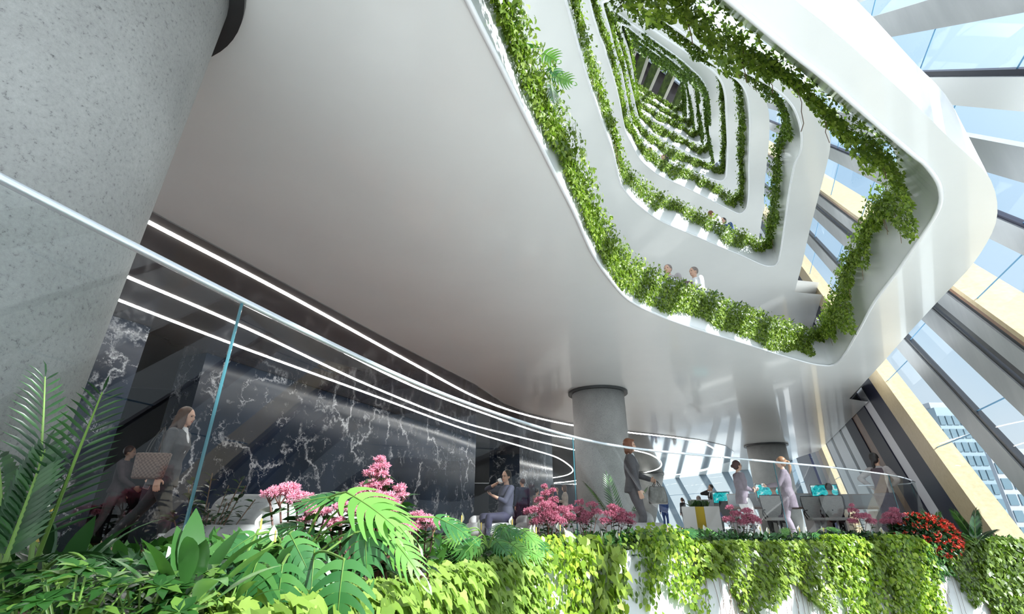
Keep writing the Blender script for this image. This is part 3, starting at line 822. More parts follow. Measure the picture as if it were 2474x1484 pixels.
# ---------------------------------------------------------------- foreground curtain on the planter wall
RC = np.array([tuple(p) for p in rim_c]); rs = np.linalg.norm(np.diff(RC, axis=0), axis=1); rarc = np.concatenate([[0], np.cumsum(rs)])
PX = np.array([project(Vector(p))[0] if (p[1] * CP + p[2] * SP) > .15 else -999 for p in RC])
def rim_at(px):
    i = int(np.argmin(np.abs(PX - px))); return rarc[i]
def rim_point(s):
    return np.stack([np.interp(s, rarc, RC[:, c]) for c in range(3)], -1)
def rim_out(s):
    t = rim_point(s + .02) - rim_point(s - .02); t[:, 2] = 0; t = norm(t)
    o = np.stack([t[:, 1], -t[:, 0], np.zeros(len(t))], -1)      # right-hand side of travel
    return o
# make sure "out" points at the viewer's side
_o = rim_out(np.array([rarc[150]]))[0]
OSG = 1.0 if _o[:2].dot(-RC[150][:2]) > 0 else -1.0
def curtain(px0, px1, label, mat, tmpl, size, dens, drop, top=.10, thick=.14, jit=.35, seed=1, mass=1.35, name='trailing_vine', slant=0.0, var=.55, wid=1.0, inset=.16, runners=0, power=1.0):
    sa, sb = rim_at(px0) if px0 > -500 else 0.6, rim_at(px1)
    if px0 > 1200: size *= .78; dens *= 1.0; jit = max(jit, .42)
    n = int(dens * (sb - sa) * max(drop, .25))
    s = RNG.uniform(sa, sb, n); mid = (s - sa) / (sb - sa)
    D = drop * (1 - var * .5 + var * wave(s, seed, (3.1, 7.7, 15.0)))
    t = RNG.uniform(0, 1, n) ** power
    p = rim_point(s); o = rim_out(s) * OSG
    topm = RNG.uniform(0, 1, n) < .28
    z = np.where(topm, RNG.uniform(-.01, top, n), top * .6 - t * (D + top * .6))
    dep = np.where(topm, RNG.uniform(-inset, thick * .6, n), RNG.uniform(.01, thick, n) * (1 - .4 * t))
    edge = np.clip(np.minimum(mid, 1 - mid) * 6, .25, 1)
    z = np.where(z > 0, z * edge, z)
    P = p + o * dep[:, None]; P[:, 2] += z
    tdir = np.array([slant, 0, -1.0])[None] + o * np.where(topm, .9, .25)[:, None] + rnd(n, jit)
    Nn = o * np.where(topm, .35, 1.0)[:, None] + np.array([0, 0, .75])[None] + rnd(n, jit)
    c = rim_point(np.array([(sa + sb) / 2]))[0]
    r = empty(name, tuple(c)); tag(r, label, 'hanging plant', 'vines hanging over the foreground planter')
    scatter('foliage', P - c, tdir, Nn, size * RNG.uniform(.65, 1.25, n), tmpl, mat, r, wid)
    if runners:
        for q in range(runners):
            V = MB()
            ss = np.array([RNG.uniform(sa, sb)]); a = Vector(rim_point(ss)[0] - c) + Vector(rim_out(ss)[0] * OSG) * .015; x = 0
            tv = Vector((rim_out(ss)[0][1], -rim_out(ss)[0][0], 0)); ln = drop * RNG.uniform(.8, 1.5); pts = []
            for m in range(8):
                x += RNG.normal() * .018; pts.append(a + Vector((0, 0, -.02 - ln * m / 7)) + tv * x)
            V.tube(pts, .0022, 4)
            V.build('runner', M_twig, r)
    return r
curtain(430, 960, 'lime green leafy vine along the near left rim, below the monstera leaves', G_lime, T_IVY, .042, 5200, .50, top=.035, jit=.22, seed=2, slant=.5, power=.9)
curtain(960, 1275, 'lime green leafy vine sheet left of the yellow green clump', G_lime, T_IVY, .05, 3000, .62, top=.05, jit=.22, seed=3, slant=.6)
curtain(1262, 1395, 'yellow green clump of rounded leaves beside the lime vine sheet', G_yel, T_LEAF, .055, 2400, .80, top=.14, jit=.45, seed=4, wid=1.5)
curtain(1375, 1482, 'vine with large drooping heart shaped leaves over the planter', G_ivyb, T_HEART, .095, 800, .80, top=.12, jit=.32, seed=5, thick=.14)
curtain(1515, 1560, 'thin strand of small rounded leaves beside the bare white wall patch', G_ivy, T_LEAF, .055, 800, .7, top=.12, jit=.4, seed=6, wid=1.4)
curtain(1545, 1680, 'yellow green mounded clump with strands, right of the bare wall patch', G_yel, T_LEAF, .055, 2000, .75, top=.17, jit=.45, seed=7, wid=1.5)
curtain(1660, 1850, 'ivy sheet with pointed leaves below the business woman', G_ivyb, T_IVY, .070, 1700, .55, top=.05, jit=.2, seed=8, slant=.7, runners=22)
curtain(1840, 2015, 'ivy sheet with pointed leaves below the two chatting women', G_ivyb, T_IVY, .072, 1700, .52, top=.05, jit=.2, seed=9, slant=.7, runners=22)
curtain(1998, 2085, 'long bright yellow green curtain hanging to the bottom of the picture, left one', G_yel, T_LEAF, .066, 2900, 1.45, top=.12, jit=.4, seed=10, wid=1.5, var=.1)
curtain(2065, 2140, 'short ivy patch between the two long bright curtains', G_ivyb, T_IVY, .075, 1500, .60, top=.05, jit=.25, seed=11, slant=.5, runners=10)
curtain(2122, 2225, 'long bright yellow green curtain hanging to the bottom of the picture, right one', G_yel, T_LEAF, .066, 2900, 1.45, top=.13, jit=.4, seed=12, wid=1.5, var=.1)
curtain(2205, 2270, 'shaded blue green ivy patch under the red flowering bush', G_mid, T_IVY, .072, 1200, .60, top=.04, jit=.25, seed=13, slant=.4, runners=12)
curtain(2262, 2340, 'dark small leaved vine with dangling strands near the right edge', G_ivy, T_LEAF, .066, 1900, 1.15, top=.09, jit=.4, seed=14, wid=1.4, runners=8)
curtain(2330, 2474, 'dark green heart leaved vine filling the bottom right corner', G_ivy, T_HEART, .080, 2200, 1.5, top=.10, jit=.4, seed=15, var=.2)

# ---------------------------------------------------------------- plant builders
def along(p, d, n, bend, length):
    """curved stem points: start p, start direction d, drooping by bend"""
    pts = [Vector(p)]; d = Vector(d).normalized()
    for i in range(n):
        pts.append(pts[-1] + d * (length / n)); d = (d + Vector((0, 0, -bend / n))).normalized()
    return pts
def blade(V, p, d, up_, length, width, bend=.6, n=7, fold=.15, peak=.45):
    """one long arching leaf as a strip of quads, with a folded midrib"""
    pts = along(p, d, n, bend, length); vs = []; fs = []
    for i, q in enumerate(pts):
        t = i / n; a = pts[max(i - 1, 0)]; b = pts[min(i + 1, n)]; tv = (b - a).normalized()
        x = tv.cross(up_).normalized(); nz = x.cross(tv)
        wv = width * .5 * (math.sin(PI * min(t / (2 * peak), .5) if t < peak else PI * (.5 + (t - peak) / (2 * (1 - peak)))) + .03)
        vs += [q + x * wv + nz * fold * wv, q, q - x * wv + nz * fold * wv]
    for i in range(n):
        fs += [(3 * i, 3 * i + 1, 3 * i + 4, 3 * i + 3), (3 * i + 1, 3 * i + 2, 3 * i + 5, 3 * i + 4)]
    V.add(vs, fs)
def UPV(): return Vector((0, 0, 1))

def peace_lily(base, label, n=14, h=.30, wdt=.07, flowers=3, mat=None, seed=0, group='white flowering lilies in the planters', fl=None):
    rg = random.Random(seed)
    r = empty('peace_lily', base); tag(r, label, 'plant', group)
    V = MB(); S = MB()
    for i in range(n):
        a = 2 * PI * i / n + rg.uniform(-.4, .4); el = rg.uniform(.5, 1.25)
        d = Vector((math.cos(a) * math.cos(el), math.sin(a) * math.cos(el), math.sin(el)))
        st = h * rg.uniform(.25, .5); q = d * st
        S.tube([Vector((0, 0, 0)), q * .5 + Vector((0, 0, .01)), q], .0025 + h * .006, 5)
        blade(V, q, d, UPV(), h * rg.uniform(.6, .95), wdt * rg.uniform(.8, 1.2), rg.uniform(.5, 1.3))
    V.build('foliage', mat or G_dark, r, smooth=True); S.build('stalks', M_stem, r)
    for i in range(flowers):
        a = rg.uniform(0, 2 * PI); rr = h * rg.uniform(.1, .5); hh = h * rg.uniform(1.05, 1.35)
        if fl: p = Vector(fl[i % len(fl)]) - Vector(base)
        else: p = Vector((math.cos(a) * rr, math.sin(a) * rr, hh))
        V = MB(); blade(V, p, Vector((.15 * math.cos(a), .15 * math.sin(a), 1)), Vector((math.cos(a + 1), math.sin(a + 1), .1)), h * .29, h * .145, -.1, 6, .9)
        f = V.build('flower', M_spathe, r, smooth=True)
        V = MB(); V.tube([p + Vector((0.004, 0, .0)), p + Vector((.004, -.004, h * .2))], h * .018, 6); V.build('spadix', M_spadix, f)
        V = MB(); V.tube([Vector((0, 0, 0)), p * .6 + Vector((0, 0, .02)), p], .0028, 5); V.build('flower_stalk', M_stem, f)
    return r

def monstera_leaf(V, base, tipdir, nrm, length, width, lobes=6, droop=.35, holes=True):
    T = Vector(tipdir).normalized(); X = T.cross(Vector(nrm)).normalized(); Z = X.cross(T)
    def P(u, v):  # v along 0..1, u across -1..1
        return Vector(base) + T * (v * length) + X * (u * width * .5) + Z * (-droop * length * (v * v * .6 + abs(u) ** 2 * .35) + .06 * length * abs(u))
    def half(v):  # outline half width
        return (max(0.0, math.sin(PI * min(1, (v + .16) / 1.18)))) ** .62
    for sg in (-1, 1):
        for i in range(lobes):
            v0 = .02 + i * .96 / lobes; v1 = v0 + .96 / lobes
            vs = []; fs = []; m = 6
            for j in range(m + 1):
                u = j / m
                gap = 0 if u < .30 else (.30 * ((u - .30) / .7) ** .8) * (v1 - v0)
                sweep = .40 * u * u - (.20 * u if i == 0 else 0) - (.05 * u if i == 1 else 0)
                hw = half((v0 + v1) / 2 + sweep * .3)
                tip_n = 1 - .42 * max(0, (u - .8) / .2)
                c = (v0 + v1) / 2 + sweep; hv = ((v1 - v0) / 2 - gap / 2) * tip_n
                if u < .3: hv = (v1 - v0) / 2
                vs += [P(sg * u * hw, c - hv), P(sg * u * hw, c + hv)]
            for j in range(m):
                f = (2 * j, 2 * j + 1, 2 * j + 3, 2 * j + 2)
                fs.append(f if sg > 0 else f[::-1])
            V.add(vs, fs)
    V.tube([P(0, t) + Z * .0012 for t in (0, .25, .5, .75, .98)], [length * .012, length * .010, length * .008, length * .006, length * .002], 5, mi=1)
def monstera(label, base, leaves, mat=None, group='monstera plants in the planters', name='monstera'):
    """leaves: (px, py, Y, length, tip (dx, dz, dy) in camera-side axes, normal)"""
    r = empty(name, base); tag(r, label, 'plant', group)
    B = Vector(base)
    for lf in leaves:
        px, py, Y, ln, tip, nr = lf[:6]; w = lf[6] if len(lf) > 6 else .85; mt = lf[7] if len(lf) > 7 else (mat or G_mon)
        p = at_y(px, py, Y) - B
        V = MB(); monstera_leaf(V, p, tip, nr, ln, ln * w)
        o = V.build('leaf', [mt, M_stem], r, smooth=True)
        S = MB(); midp = (p * .5) + Vector((0, 0, abs(p.z) * .25 + .02)); S.tube(catmull([Vector((0, 0, 0)), midp, p], 10, closed=False), .0026, 6); S.build('petiole', M_stem, o)
    return r

def floret_cluster(center, R, n, flat=.6):
    """points and outward directions on a domed flower head made of smaller tufts"""
    k = max(5, int(n / 26)); C = []
    for i in range(k):
        a = 2.399 * i; rr = math.sqrt((i + .5) / k); C.append((math.cos(a) * rr * R * .8, math.sin(a) * rr * R * .8, math.sqrt(max(0, 1 - rr * rr * .8)) * R * flat))
    C = np.array(C); ci = RNG.integers(0, k, n)
    d = norm(rnd(n) + np.array([0, 0, .5])); P = C[ci] + d * R * .28 * RNG.uniform(.6, 1, n)[:, None] + np.asarray(center)
    return P, d
def flower_shrub(label, base, heads, mat=None, smat=None, group='pink flowering shrubs in the foreground planter', fmat=None, name='flowering_shrub', petal=.0085, foliage=70, per=1500):
    r = empty(name, base); tag(r, label, 'flowering plant', group); B = Vector(base)
    S = MB(); LP = []; LT = []
    for hd in heads:
        px, py, Y, R = hd[:4]
        c = at_y(px, py, Y) - B
        nf = int(max(90, min(700, per * R * R * 110)))
        P, d = floret_cluster(tuple(c - Vector((0, 0, R * .3))), R, nf)
        # every floret is a little star of narrow petals
        rep = 4; P4 = np.repeat(P, rep, 0); D4 = np.repeat(d, rep, 0) * .8 + rnd(nf * rep, .75)
        scatter('flower_head', P4, D4, rnd(nf * rep), petal * RNG.uniform(.7, 1.3, nf * rep), T_PETAL, mat or P_pink, r, wid=1.3)
        knee = Vector((c.x * .75, c.y * .75, c.z * .5))
        S.tube([Vector((0, 0, 0)) + Vector((random.uniform(-.02, .02), 0, 0)), knee, c - Vector((0, 0, R * .6))], .0028, 5)
        for q in range(5):
            a = 2 * PI * q / 5; S.tube([c - Vector((0, 0, R * .9)), c + Vector((math.cos(a) * R * .5, math.sin(a) * R * .5, -R * .1))], .0015, 4)
        for q in range(7):
            t = .25 + .7 * q / 7; LP.append(tuple(knee.lerp(c, t) if q % 2 else knee * t)); a = random.uniform(0, 2 * PI); LT.append((math.cos(a), math.sin(a), random.uniform(-.3, .4)))
    S.build('stems', smat or M_pstem, r)
    LP = np.array(LP); LT = np.array(LT)
    scatter('foliage', LP, LT, np.array([[0, 0, 1.0]]) + rnd(len(LP), .2), .07, T_LEAF, fmat or G_dark, r, wid=.8)
    return r

def schefflera(base, label, n=9, h=.22, leaf=.06, mat=None, seed=0, group='umbrella plants at the front left of the planter', spread=1.0):
    rg = random.Random(seed); r = empty('umbrella_plant', base); tag(r, label, 'plant', group)
    P = []; T = []; S = MB()
    for i in range(n):
        a = rg.uniform(0, 2 * PI); rr = h * spread * rg.uniform(.1, .75); z = h * rg.uniform(.45, 1.0); c = Vector((math.cos(a) * rr, math.sin(a) * rr, z))
        S.tube([Vector((c.x * .2, c.y * .2, 0)), c * .6, c], .0012, 5)
        tl = Vector((rg.uniform(-.35, .35), rg.uniform(-.5, .1), 1)).normalized(); e1 = tl.orthogonal().normalized(); e2 = tl.cross(e1)
        for q in range(8):
            b = 2 * PI * q / 8; P.append(tuple(c)); T.append(tuple(e1 * math.cos(b) + e2 * math.sin(b) + tl * .12))
    P = np.array(P); T = np.array(T)
    scatter('foliage', P, T, np.array([[0, -.2, 1.0]]) + rnd(len(P), .12), leaf * RNG.uniform(.85, 1.15, len(P)), T_LEAF, mat or G_mid, r, wid=1.0)
    S.build('stalks', M_stem, r)
    return r

def frond(V, S, p, d, length, leaf, bend, pairs=18, wid=1.0):
    pts = along(p, d, 12, bend, length); S.tube(pts, [.0038 - .0028 * i / 12 for i in range(13)], 5)
    P = []; T = []; Nn = []
    for i in range(pairs):
        t = .22 + .76 * i / (pairs - 1); f = t * 12; a = min(int(f), 11); q = pts[a].lerp(pts[a + 1], f - a); tv = (pts[a + 1] - pts[a]).normalized()
        x = tv.cross(UPV());  x = x.normalized() if x.length > .05 else Vector((1, 0, 0))
        nz = x.cross(tv)
        ll = leaf * (math.sin(PI * (.18 + .72 * t)) ** .6)
        for sg in (-1, 1):
            dd = x * sg * .85 + tv * (.55 + .5 * t) + nz * .12 + Vector((0, 0, -.12))
            P.append(tuple(q)); T.append(tuple(dd)); Nn.append(tuple(nz + x * sg * .2))
    P.append(tuple(pts[-1])); T.append(tuple(tv)); Nn.append(tuple(nz))
    sz = np.array([leaf * (math.sin(PI * (.18 + .72 * (.22 + .76 * (i // 2) / (pairs - 1)))) ** .6) for i in range(len(P) - 1)] + [leaf * .6])
    return np.array(P), np.array(T), np.array(Nn), sz
def palm(base, label, fr, mat=None, group='feathery palms', leafw=1.5):
    r = empty('palm', base); tag(r, label, 'plant', group)
    for (off, d, ln, lf, bd) in fr:
        S = MB(); P, T, Nn, sz = frond(None, S, Vector(off), Vector(d), ln, lf, bd)
        o = scatter('frond', P, T, Nn, sz, T_LANCE, mat or G_dark, r, wid=leafw)
        S.build('rib', M_stem, o)
    return r
# ---------------------------------------------------------------- planting of the foreground, left to right
def gp(px, py, Y): return tuple(at_y(px, py, Y))
b = Vector(gp(70, 1400, .78))
palm(tuple(b), 'dark feathery palm rising in front of the large concrete column', [
    ((0, 0, 0), at_y(104, 1100, .80) - b, .34, .070, .25), ((0.0, 0, 0), at_y(150, 1190, .74) - b, .30, .060, .75),
    ((-.02, 0, 0), at_y(0, 1180, .78) - b, .28, .06, .5), ((0.01, 0, 0), at_y(200, 1250, .70) - b, .22, .05, 1.0),
    ((0.0, 0, 0), at_y(170, 1320, .68) - b, .22, .05, .8), ((-.03, 0, 0), at_y(-60, 1250, .8) - b, .26, .06, .8)], leafw=.80)
b = Vector(gp(-10, 1420, .70))
palm(tuple(b), 'very dark broad leaved palm cut by the left edge of the picture', [((0, 0, 0), at_y(15, 1180, .72) - b, .20, .05, .5), ((0, 0, 0), at_y(60, 1230, .70) - b, .17, .05, .9), ((0, 0, 0), at_y(-60, 1150, .7) - b, .2, .05, .5)], leafw=2.2)
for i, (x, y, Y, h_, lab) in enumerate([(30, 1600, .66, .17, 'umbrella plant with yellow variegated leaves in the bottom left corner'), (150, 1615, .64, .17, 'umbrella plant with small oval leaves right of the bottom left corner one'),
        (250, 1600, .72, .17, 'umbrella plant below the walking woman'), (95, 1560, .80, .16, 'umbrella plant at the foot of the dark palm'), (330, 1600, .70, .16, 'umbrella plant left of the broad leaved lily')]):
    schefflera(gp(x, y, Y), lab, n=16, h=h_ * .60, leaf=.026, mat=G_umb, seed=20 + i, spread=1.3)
peace_lily(gp(425, 1530, .74), 'broad leaved peace lily with arching leaves below the walking woman', n=15, h=.125, wdt=.028, flowers=1, mat=G_mid, seed=5, fl=[gp(462, 1310, .80)])
peace_lily(gp(110, 1480, .9), 'peace lily with a pale drooping flower behind the dark palm', n=8, h=.16, wdt=.03, flowers=2, mat=G_dark, seed=6, fl=[gp(110, 1270, 1.0), gp(85, 1310, .95)])
peace_lily(gp(540, 1500, .95), 'light streaked peace lily between the sofa and the first monstera leaf', n=12, h=.11, wdt=.018, flowers=2, mat=G_mid, seed=7, fl=[gp(660, 1310, 1.1), gp(625, 1280, 1.15)])
S_ = Vector((.0, -.75, .35))
monstera('large glossy monstera with split leaves in front of the sofa', gp(700, 1400, 1.25), [
    (633, 1332, 1.0, .105, (-.20, -.18, -1), (-.10, -1, .35), 1.25), (684, 1362, 1.02, .092, (.08, -.15, -1), (.1, -1, .25), 1.15),
    (832, 1352, 1.02, .105, (.02, -.18, -1), (.0, -1, .35), 1.25), (882, 1262, 1.15, .10, (.22, -.3, -.9), (.1, -.9, .5), 1.2),
    (618, 1292, 1.12, .07, (-.4, -.3, -.3), (.1, -.8, .6), 1.0), (735, 1272, 1.25, .09, (-.75, -.3, .0), (0, -.5, .9), .9),
    (835, 1190, 1.15, .150, (.75, -.35, -.28), (-.15, -.55, .8), .8, G_monl), (830, 1200, 1.2, .11, (-.85, -.2, .0), (0, -.5, .9), .8),
    (900, 1215, 1.15, .12, (.8, -.3, -.45), (-.1, -.5, .8), .7, G_monl), (935, 1290, 1.25, .125, (.75, -.35, -.55), (.15, -.7, .6), .6, G_monl), (1050, 1250, 1.5, .11, (.8, -.1, -.25), (0, -.5, .8), .8),
    (700, 1290, 1.15, .1, (.6, -.3, -.6), (0, -.7, .6), .8), (760, 1330, 1.15, .11, (.2, -.4, -.8), (.2, -.9, .4), .8)])
b = gp(760, 1440, 1.15)
flower_shrub('light pink flower cluster left of the tall flower spire, above the monstera', gp(720, 1400, 1.45), [(680, 1192, 1.45, .038), (722, 1207, 1.45, .036), (700, 1185, 1.47, .034), (655, 1195, 1.46, .026), (742, 1205, 1.43, .022), (765, 1238, 1.42, .026), (745, 1222, 1.42, .02), (785, 1240, 1.42, .018), (735, 1262, 1.42, .016)])
flower_shrub('tall spire of light pink flowers behind the monstera leaves', gp(920, 1400, 1.55), [(918, 1112, 1.6, .019), (912, 1130, 1.6, .021), (930, 1128, 1.6, .017), (900, 1145, 1.6, .026), (925, 1150, 1.6, .026), (893, 1175, 1.58, .028), (915, 1178, 1.58, .03), (932, 1170, 1.58, .024), (880, 1185, 1.56, .024), (905, 1200, 1.55, .032), (935, 1205, 1.55, .03), (868, 1195, 1.55, .022), (967, 1182, 1.6, .022), (972, 1200, 1.6, .022), (950, 1215, 1.56, .024), (915, 1232, 1.55, .024), (945, 1245, 1.55, .024), (965, 1258, 1.55, .020)])
flower_shrub('low light pink flowers among the monstera leaves, left of the spire', gp(850, 1400, 1.4), [(825, 1228, 1.4, .026), (850, 1232, 1.4, .026), (870, 1240, 1.4, .022), (800, 1268, 1.4, .022), (820, 1262, 1.4, .018), (965, 1268, 1.42, .020), (985, 1280, 1.4, .018)])
flower_shrub('low light pink flowers right of the tall spire', gp(1020, 1400, 1.7), [(1010, 1247, 1.7, .026), (1030, 1258, 1.7, .028), (1048, 1268, 1.7, .024), (995, 1272, 1.7, .022), (1010, 1278, 1.7, .018)])
# filler greens between rim and balustrade
def filler(px0, px1, label, mat, n, size, tmpl, hgt=.16, seed=0, wid=1.0, name='ground_cover', base=.02, dep=(.08, .62)):
    sa, sb = rim_at(px0) if px0 > 380 else rim_at(400) * .45, rim_at(px1)
    s = RNG.uniform(sa, sb, n); p = rim_point(s); o = rim_out(s) * OSG; d = RNG.uniform(*dep, n)
    z = base + RNG.uniform(0, 1, n) * hgt * (.7 + .4 * wave(s, seed, (2.2, 6.0, 13.0)))
    P = p - o * d[:, None]; P[:, 2] += z
    c = rim_point(np.array([(sa + sb) / 2]))[0]
    r = empty(name, tuple(c)); tag(r, label, 'plant', 'low leafy plants filling the foreground planter')
    T = rnd(n, .55) + np.array([0, -.35, .25]); Nn = np.array([[0, -.4, 1.0]]) + rnd(n, .35)
    scatter('foliage', P - c, T, Nn, size * RNG.uniform(.6, 1.3, n), tmpl, mat, r, wid)
    return r
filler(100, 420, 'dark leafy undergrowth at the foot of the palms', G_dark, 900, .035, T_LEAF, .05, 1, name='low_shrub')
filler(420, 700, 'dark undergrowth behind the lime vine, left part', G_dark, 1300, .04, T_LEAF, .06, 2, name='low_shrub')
filler(700, 1000, 'mixed green undergrowth below the monstera', G_mid, 1700, .045, T_LEAF, .09, 3, name='low_shrub')
filler(1000, 1300, 'mixed green undergrowth right of the monstera', G_mid, 1700, .05, T_LEAF, .10, 4, name='low_shrub', dep=(.1, .8))
filler(1300, 1560, 'dark green undergrowth behind the heart leaved vine', G_mid, 1500, .055, T_LEAF, .10, 5, name='low_shrub', dep=(.1, .9))
filler(1560, 1780, 'dense green leaves in the planter below the phone caller', G_mid, 1800, .060, T_LEAF, .09, 6, name='low_shrub', dep=(.1, 1.0))
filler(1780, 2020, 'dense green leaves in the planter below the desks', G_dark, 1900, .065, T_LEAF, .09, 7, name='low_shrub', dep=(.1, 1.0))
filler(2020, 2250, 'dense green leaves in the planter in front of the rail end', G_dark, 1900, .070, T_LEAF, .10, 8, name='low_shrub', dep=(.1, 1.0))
filler(2250, 2474, 'low leaves along the planter in front of the gold beam', G_mid, 1200, .07, T_LEAF, .08, 9, name='low_shrub', dep=(.05, .8))
# ================================================================ people
K_skin = principled('skin_light', (0.60, 0.36, 0.26), .5)
K_skin2 = principled('skin_warm', (0.50, 0.28, 0.19), .5)
K_lip = principled('lips', (0.45, 0.14, 0.12), .4)
K_eye = principled('eyes_dark', (0.02, 0.015, 0.012), .2)
def cloth(name, col, s=1.25, rough=.8):
    return noisy(name, [(0.35, tuple(c / s for c in col)), (0.65, tuple(min(1, c * 1.1) for c in col))], 9, rough=rough, bstr=.25, bdist=.006)
C_grey = cloth('suit_grey', (0.085, 0.08, 0.09)); C_trous = cloth('trousers_grey', (0.11, 0.10, 0.11)); C_navy = cloth('suit_navy', (0.018, 0.026, 0.065))
C_black = cloth('suit_black', (0.015, 0.016, 0.018)); C_beige = cloth('coat_beige', (0.36, 0.31, 0.27)); C_mauve = cloth('mauve_jersey', (0.20, 0.16, 0.20))
C_white = cloth('cloth_white', (0.78, 0.78, 0.80)); C_jean = cloth('black_jeans', (0.03, 0.032, 0.038)); C_blue = cloth('suit_blue', (0.03, 0.07, 0.24))
C_check = cloth('checked_trousers', (0.02, 0.018, 0.045)); C_top = cloth('navy_blouse', (0.035, 0.036, 0.062)); C_blaz = cloth('blazer_grey_check', (0.10, 0.10, 0.105))
C_mtr = cloth('mauve_trousers', (0.30, 0.25, 0.30)); C_skirt = cloth('slate_skirt', (0.09, 0.09, 0.14)); C_vest = cloth('brown_waistcoat', (0.10, 0.07, 0.085)); C_sleeve = cloth('pale_sleeves', (0.42, 0.38, 0.38))
Hh = {k: noisy('hair_' + k, [(0.35, tuple(x * .7 for x in c)), (0.65, c)], 30, rough=.45, vscale=(1, 1, .15)) for k, c in
      dict(brown=(0.075, 0.035, 0.02), dark=(0.016, 0.012, 0.012), auburn=(0.20, 0.075, 0.035), blond=(0.36, 0.19, 0.10), reddark=(0.06, 0.02, 0.018), grey=(0.25, 0.2, 0.18)).items()}
M_shoe = principled('shoe_black', (0.012, 0.012, 0.012), .35); M_shoeb = principled('shoe_nude', (0.45, 0.27, 0.20), .4)

def remeshed(mb, voxel, it=3):
    me = bpy.data.meshes.new('tmp'); me.from_pydata(mb.v, [], mb.f); me.update()
    bm = bmesh.new(); bm.from_mesh(me); bmesh.ops.recalc_face_normals(bm, faces=bm.faces); bm.to_mesh(me); bm.free()
    ob = bpy.data.objects.new('tmp', me); COL.objects.link(ob)
    m = ob.modifiers.new('r', 'REMESH'); m.mode = 'VOXEL'; m.voxel_size = voxel
    s = ob.modifiers.new('s', 'SMOOTH'); s.factor = .5; s.iterations = it
    dg = bpy.context.evaluated_depsgraph_get(); dg.update()
    out = bpy.data.meshes.new_from_object(ob.evaluated_get(dg))
    bpy.data.objects.remove(ob); bpy.data.meshes.remove(me)
    return out
def ell(V, c, r, R=None, n=16, m=10):
    vs = []; fs = []; R = R or Matrix.Identity(3); c = Vector(c)
    for i in range(m + 1):
        th = PI * i / m
        for j in range(n):
            ph = 2 * PI * j / n
            vs.append(c + R @ Vector((r[0] * math.sin(th) * math.cos(ph), r[1] * math.sin(th) * math.sin(ph), r[2] * math.cos(th))))
    for i in range(m):
        for j in range(n):
            k = (j + 1) % n; fs.append((i * n + j, (i + 1) * n + j, (i + 1) * n + k, i * n + k))
    V.add(vs, fs)
def loft(V, secs, n=20):
    """secs: list of (centre, rx_forward, ry_side, forward axis, side axis)"""
    vs = []; fs = []
    for c, rx, ry, fx, sy in secs:
        for k in range(n):
            a = 2 * PI * k / n; ca, sa = math.cos(a), math.sin(a)
            vs.append(Vector(c) + Vector(fx) * rx * math.copysign(abs(ca) ** .85, ca) + Vector(sy) * ry * math.copysign(abs(sa) ** .85, sa))
    for i in range(len(secs) - 1):
        for k in range(n):
            k2 = (k + 1) % n; fs.append((i * n + k, i * n + k2, (i + 1) * n + k2, (i + 1) * n + k))
    fs.append(tuple(range(n))[::-1]); fs.append(tuple((len(secs) - 1) * n + k for k in range(n)))
    V.add(vs, fs)
def limb(V, a, b, ra, rb, bulge=1.0, mid=.35, n=14):
    pts = [a.lerp(b, t) for t in (0, mid * .5, mid, .65, .85, 1)]
    rr = [ra, ra * (1 + (bulge - 1) * .6), ra + (rb - ra) * mid * .6 if bulge == 1 else max(ra, rb) * bulge * .97, ra + (rb - ra) * .65, ra + (rb - ra) * .85, rb]
    V.tube(pts, rr, n); ell(V, a, (ra, ra, ra), n=10, m=6); ell(V, b, (rb, rb, rb), n=10, m=6)
def ik(a, t, l1, l2, hint):
    a, t = Vector(a), Vector(t); d = t - a; dist = min(d.length, (l1 + l2) * .998); dn = d.normalized(); t = a + dn * dist
    x = (l1 * l1 - l2 * l2 + dist * dist) / (2 * dist); h = math.sqrt(max(0, l1 * l1 - x * x))
    hv = Vector(hint); hv = (hv - dn * hv.dot(dn))
    hv = hv.normalized() if hv.length > 1e-4 else Vector((1, 0, 0))
    return a + dn * x + hv * h, t

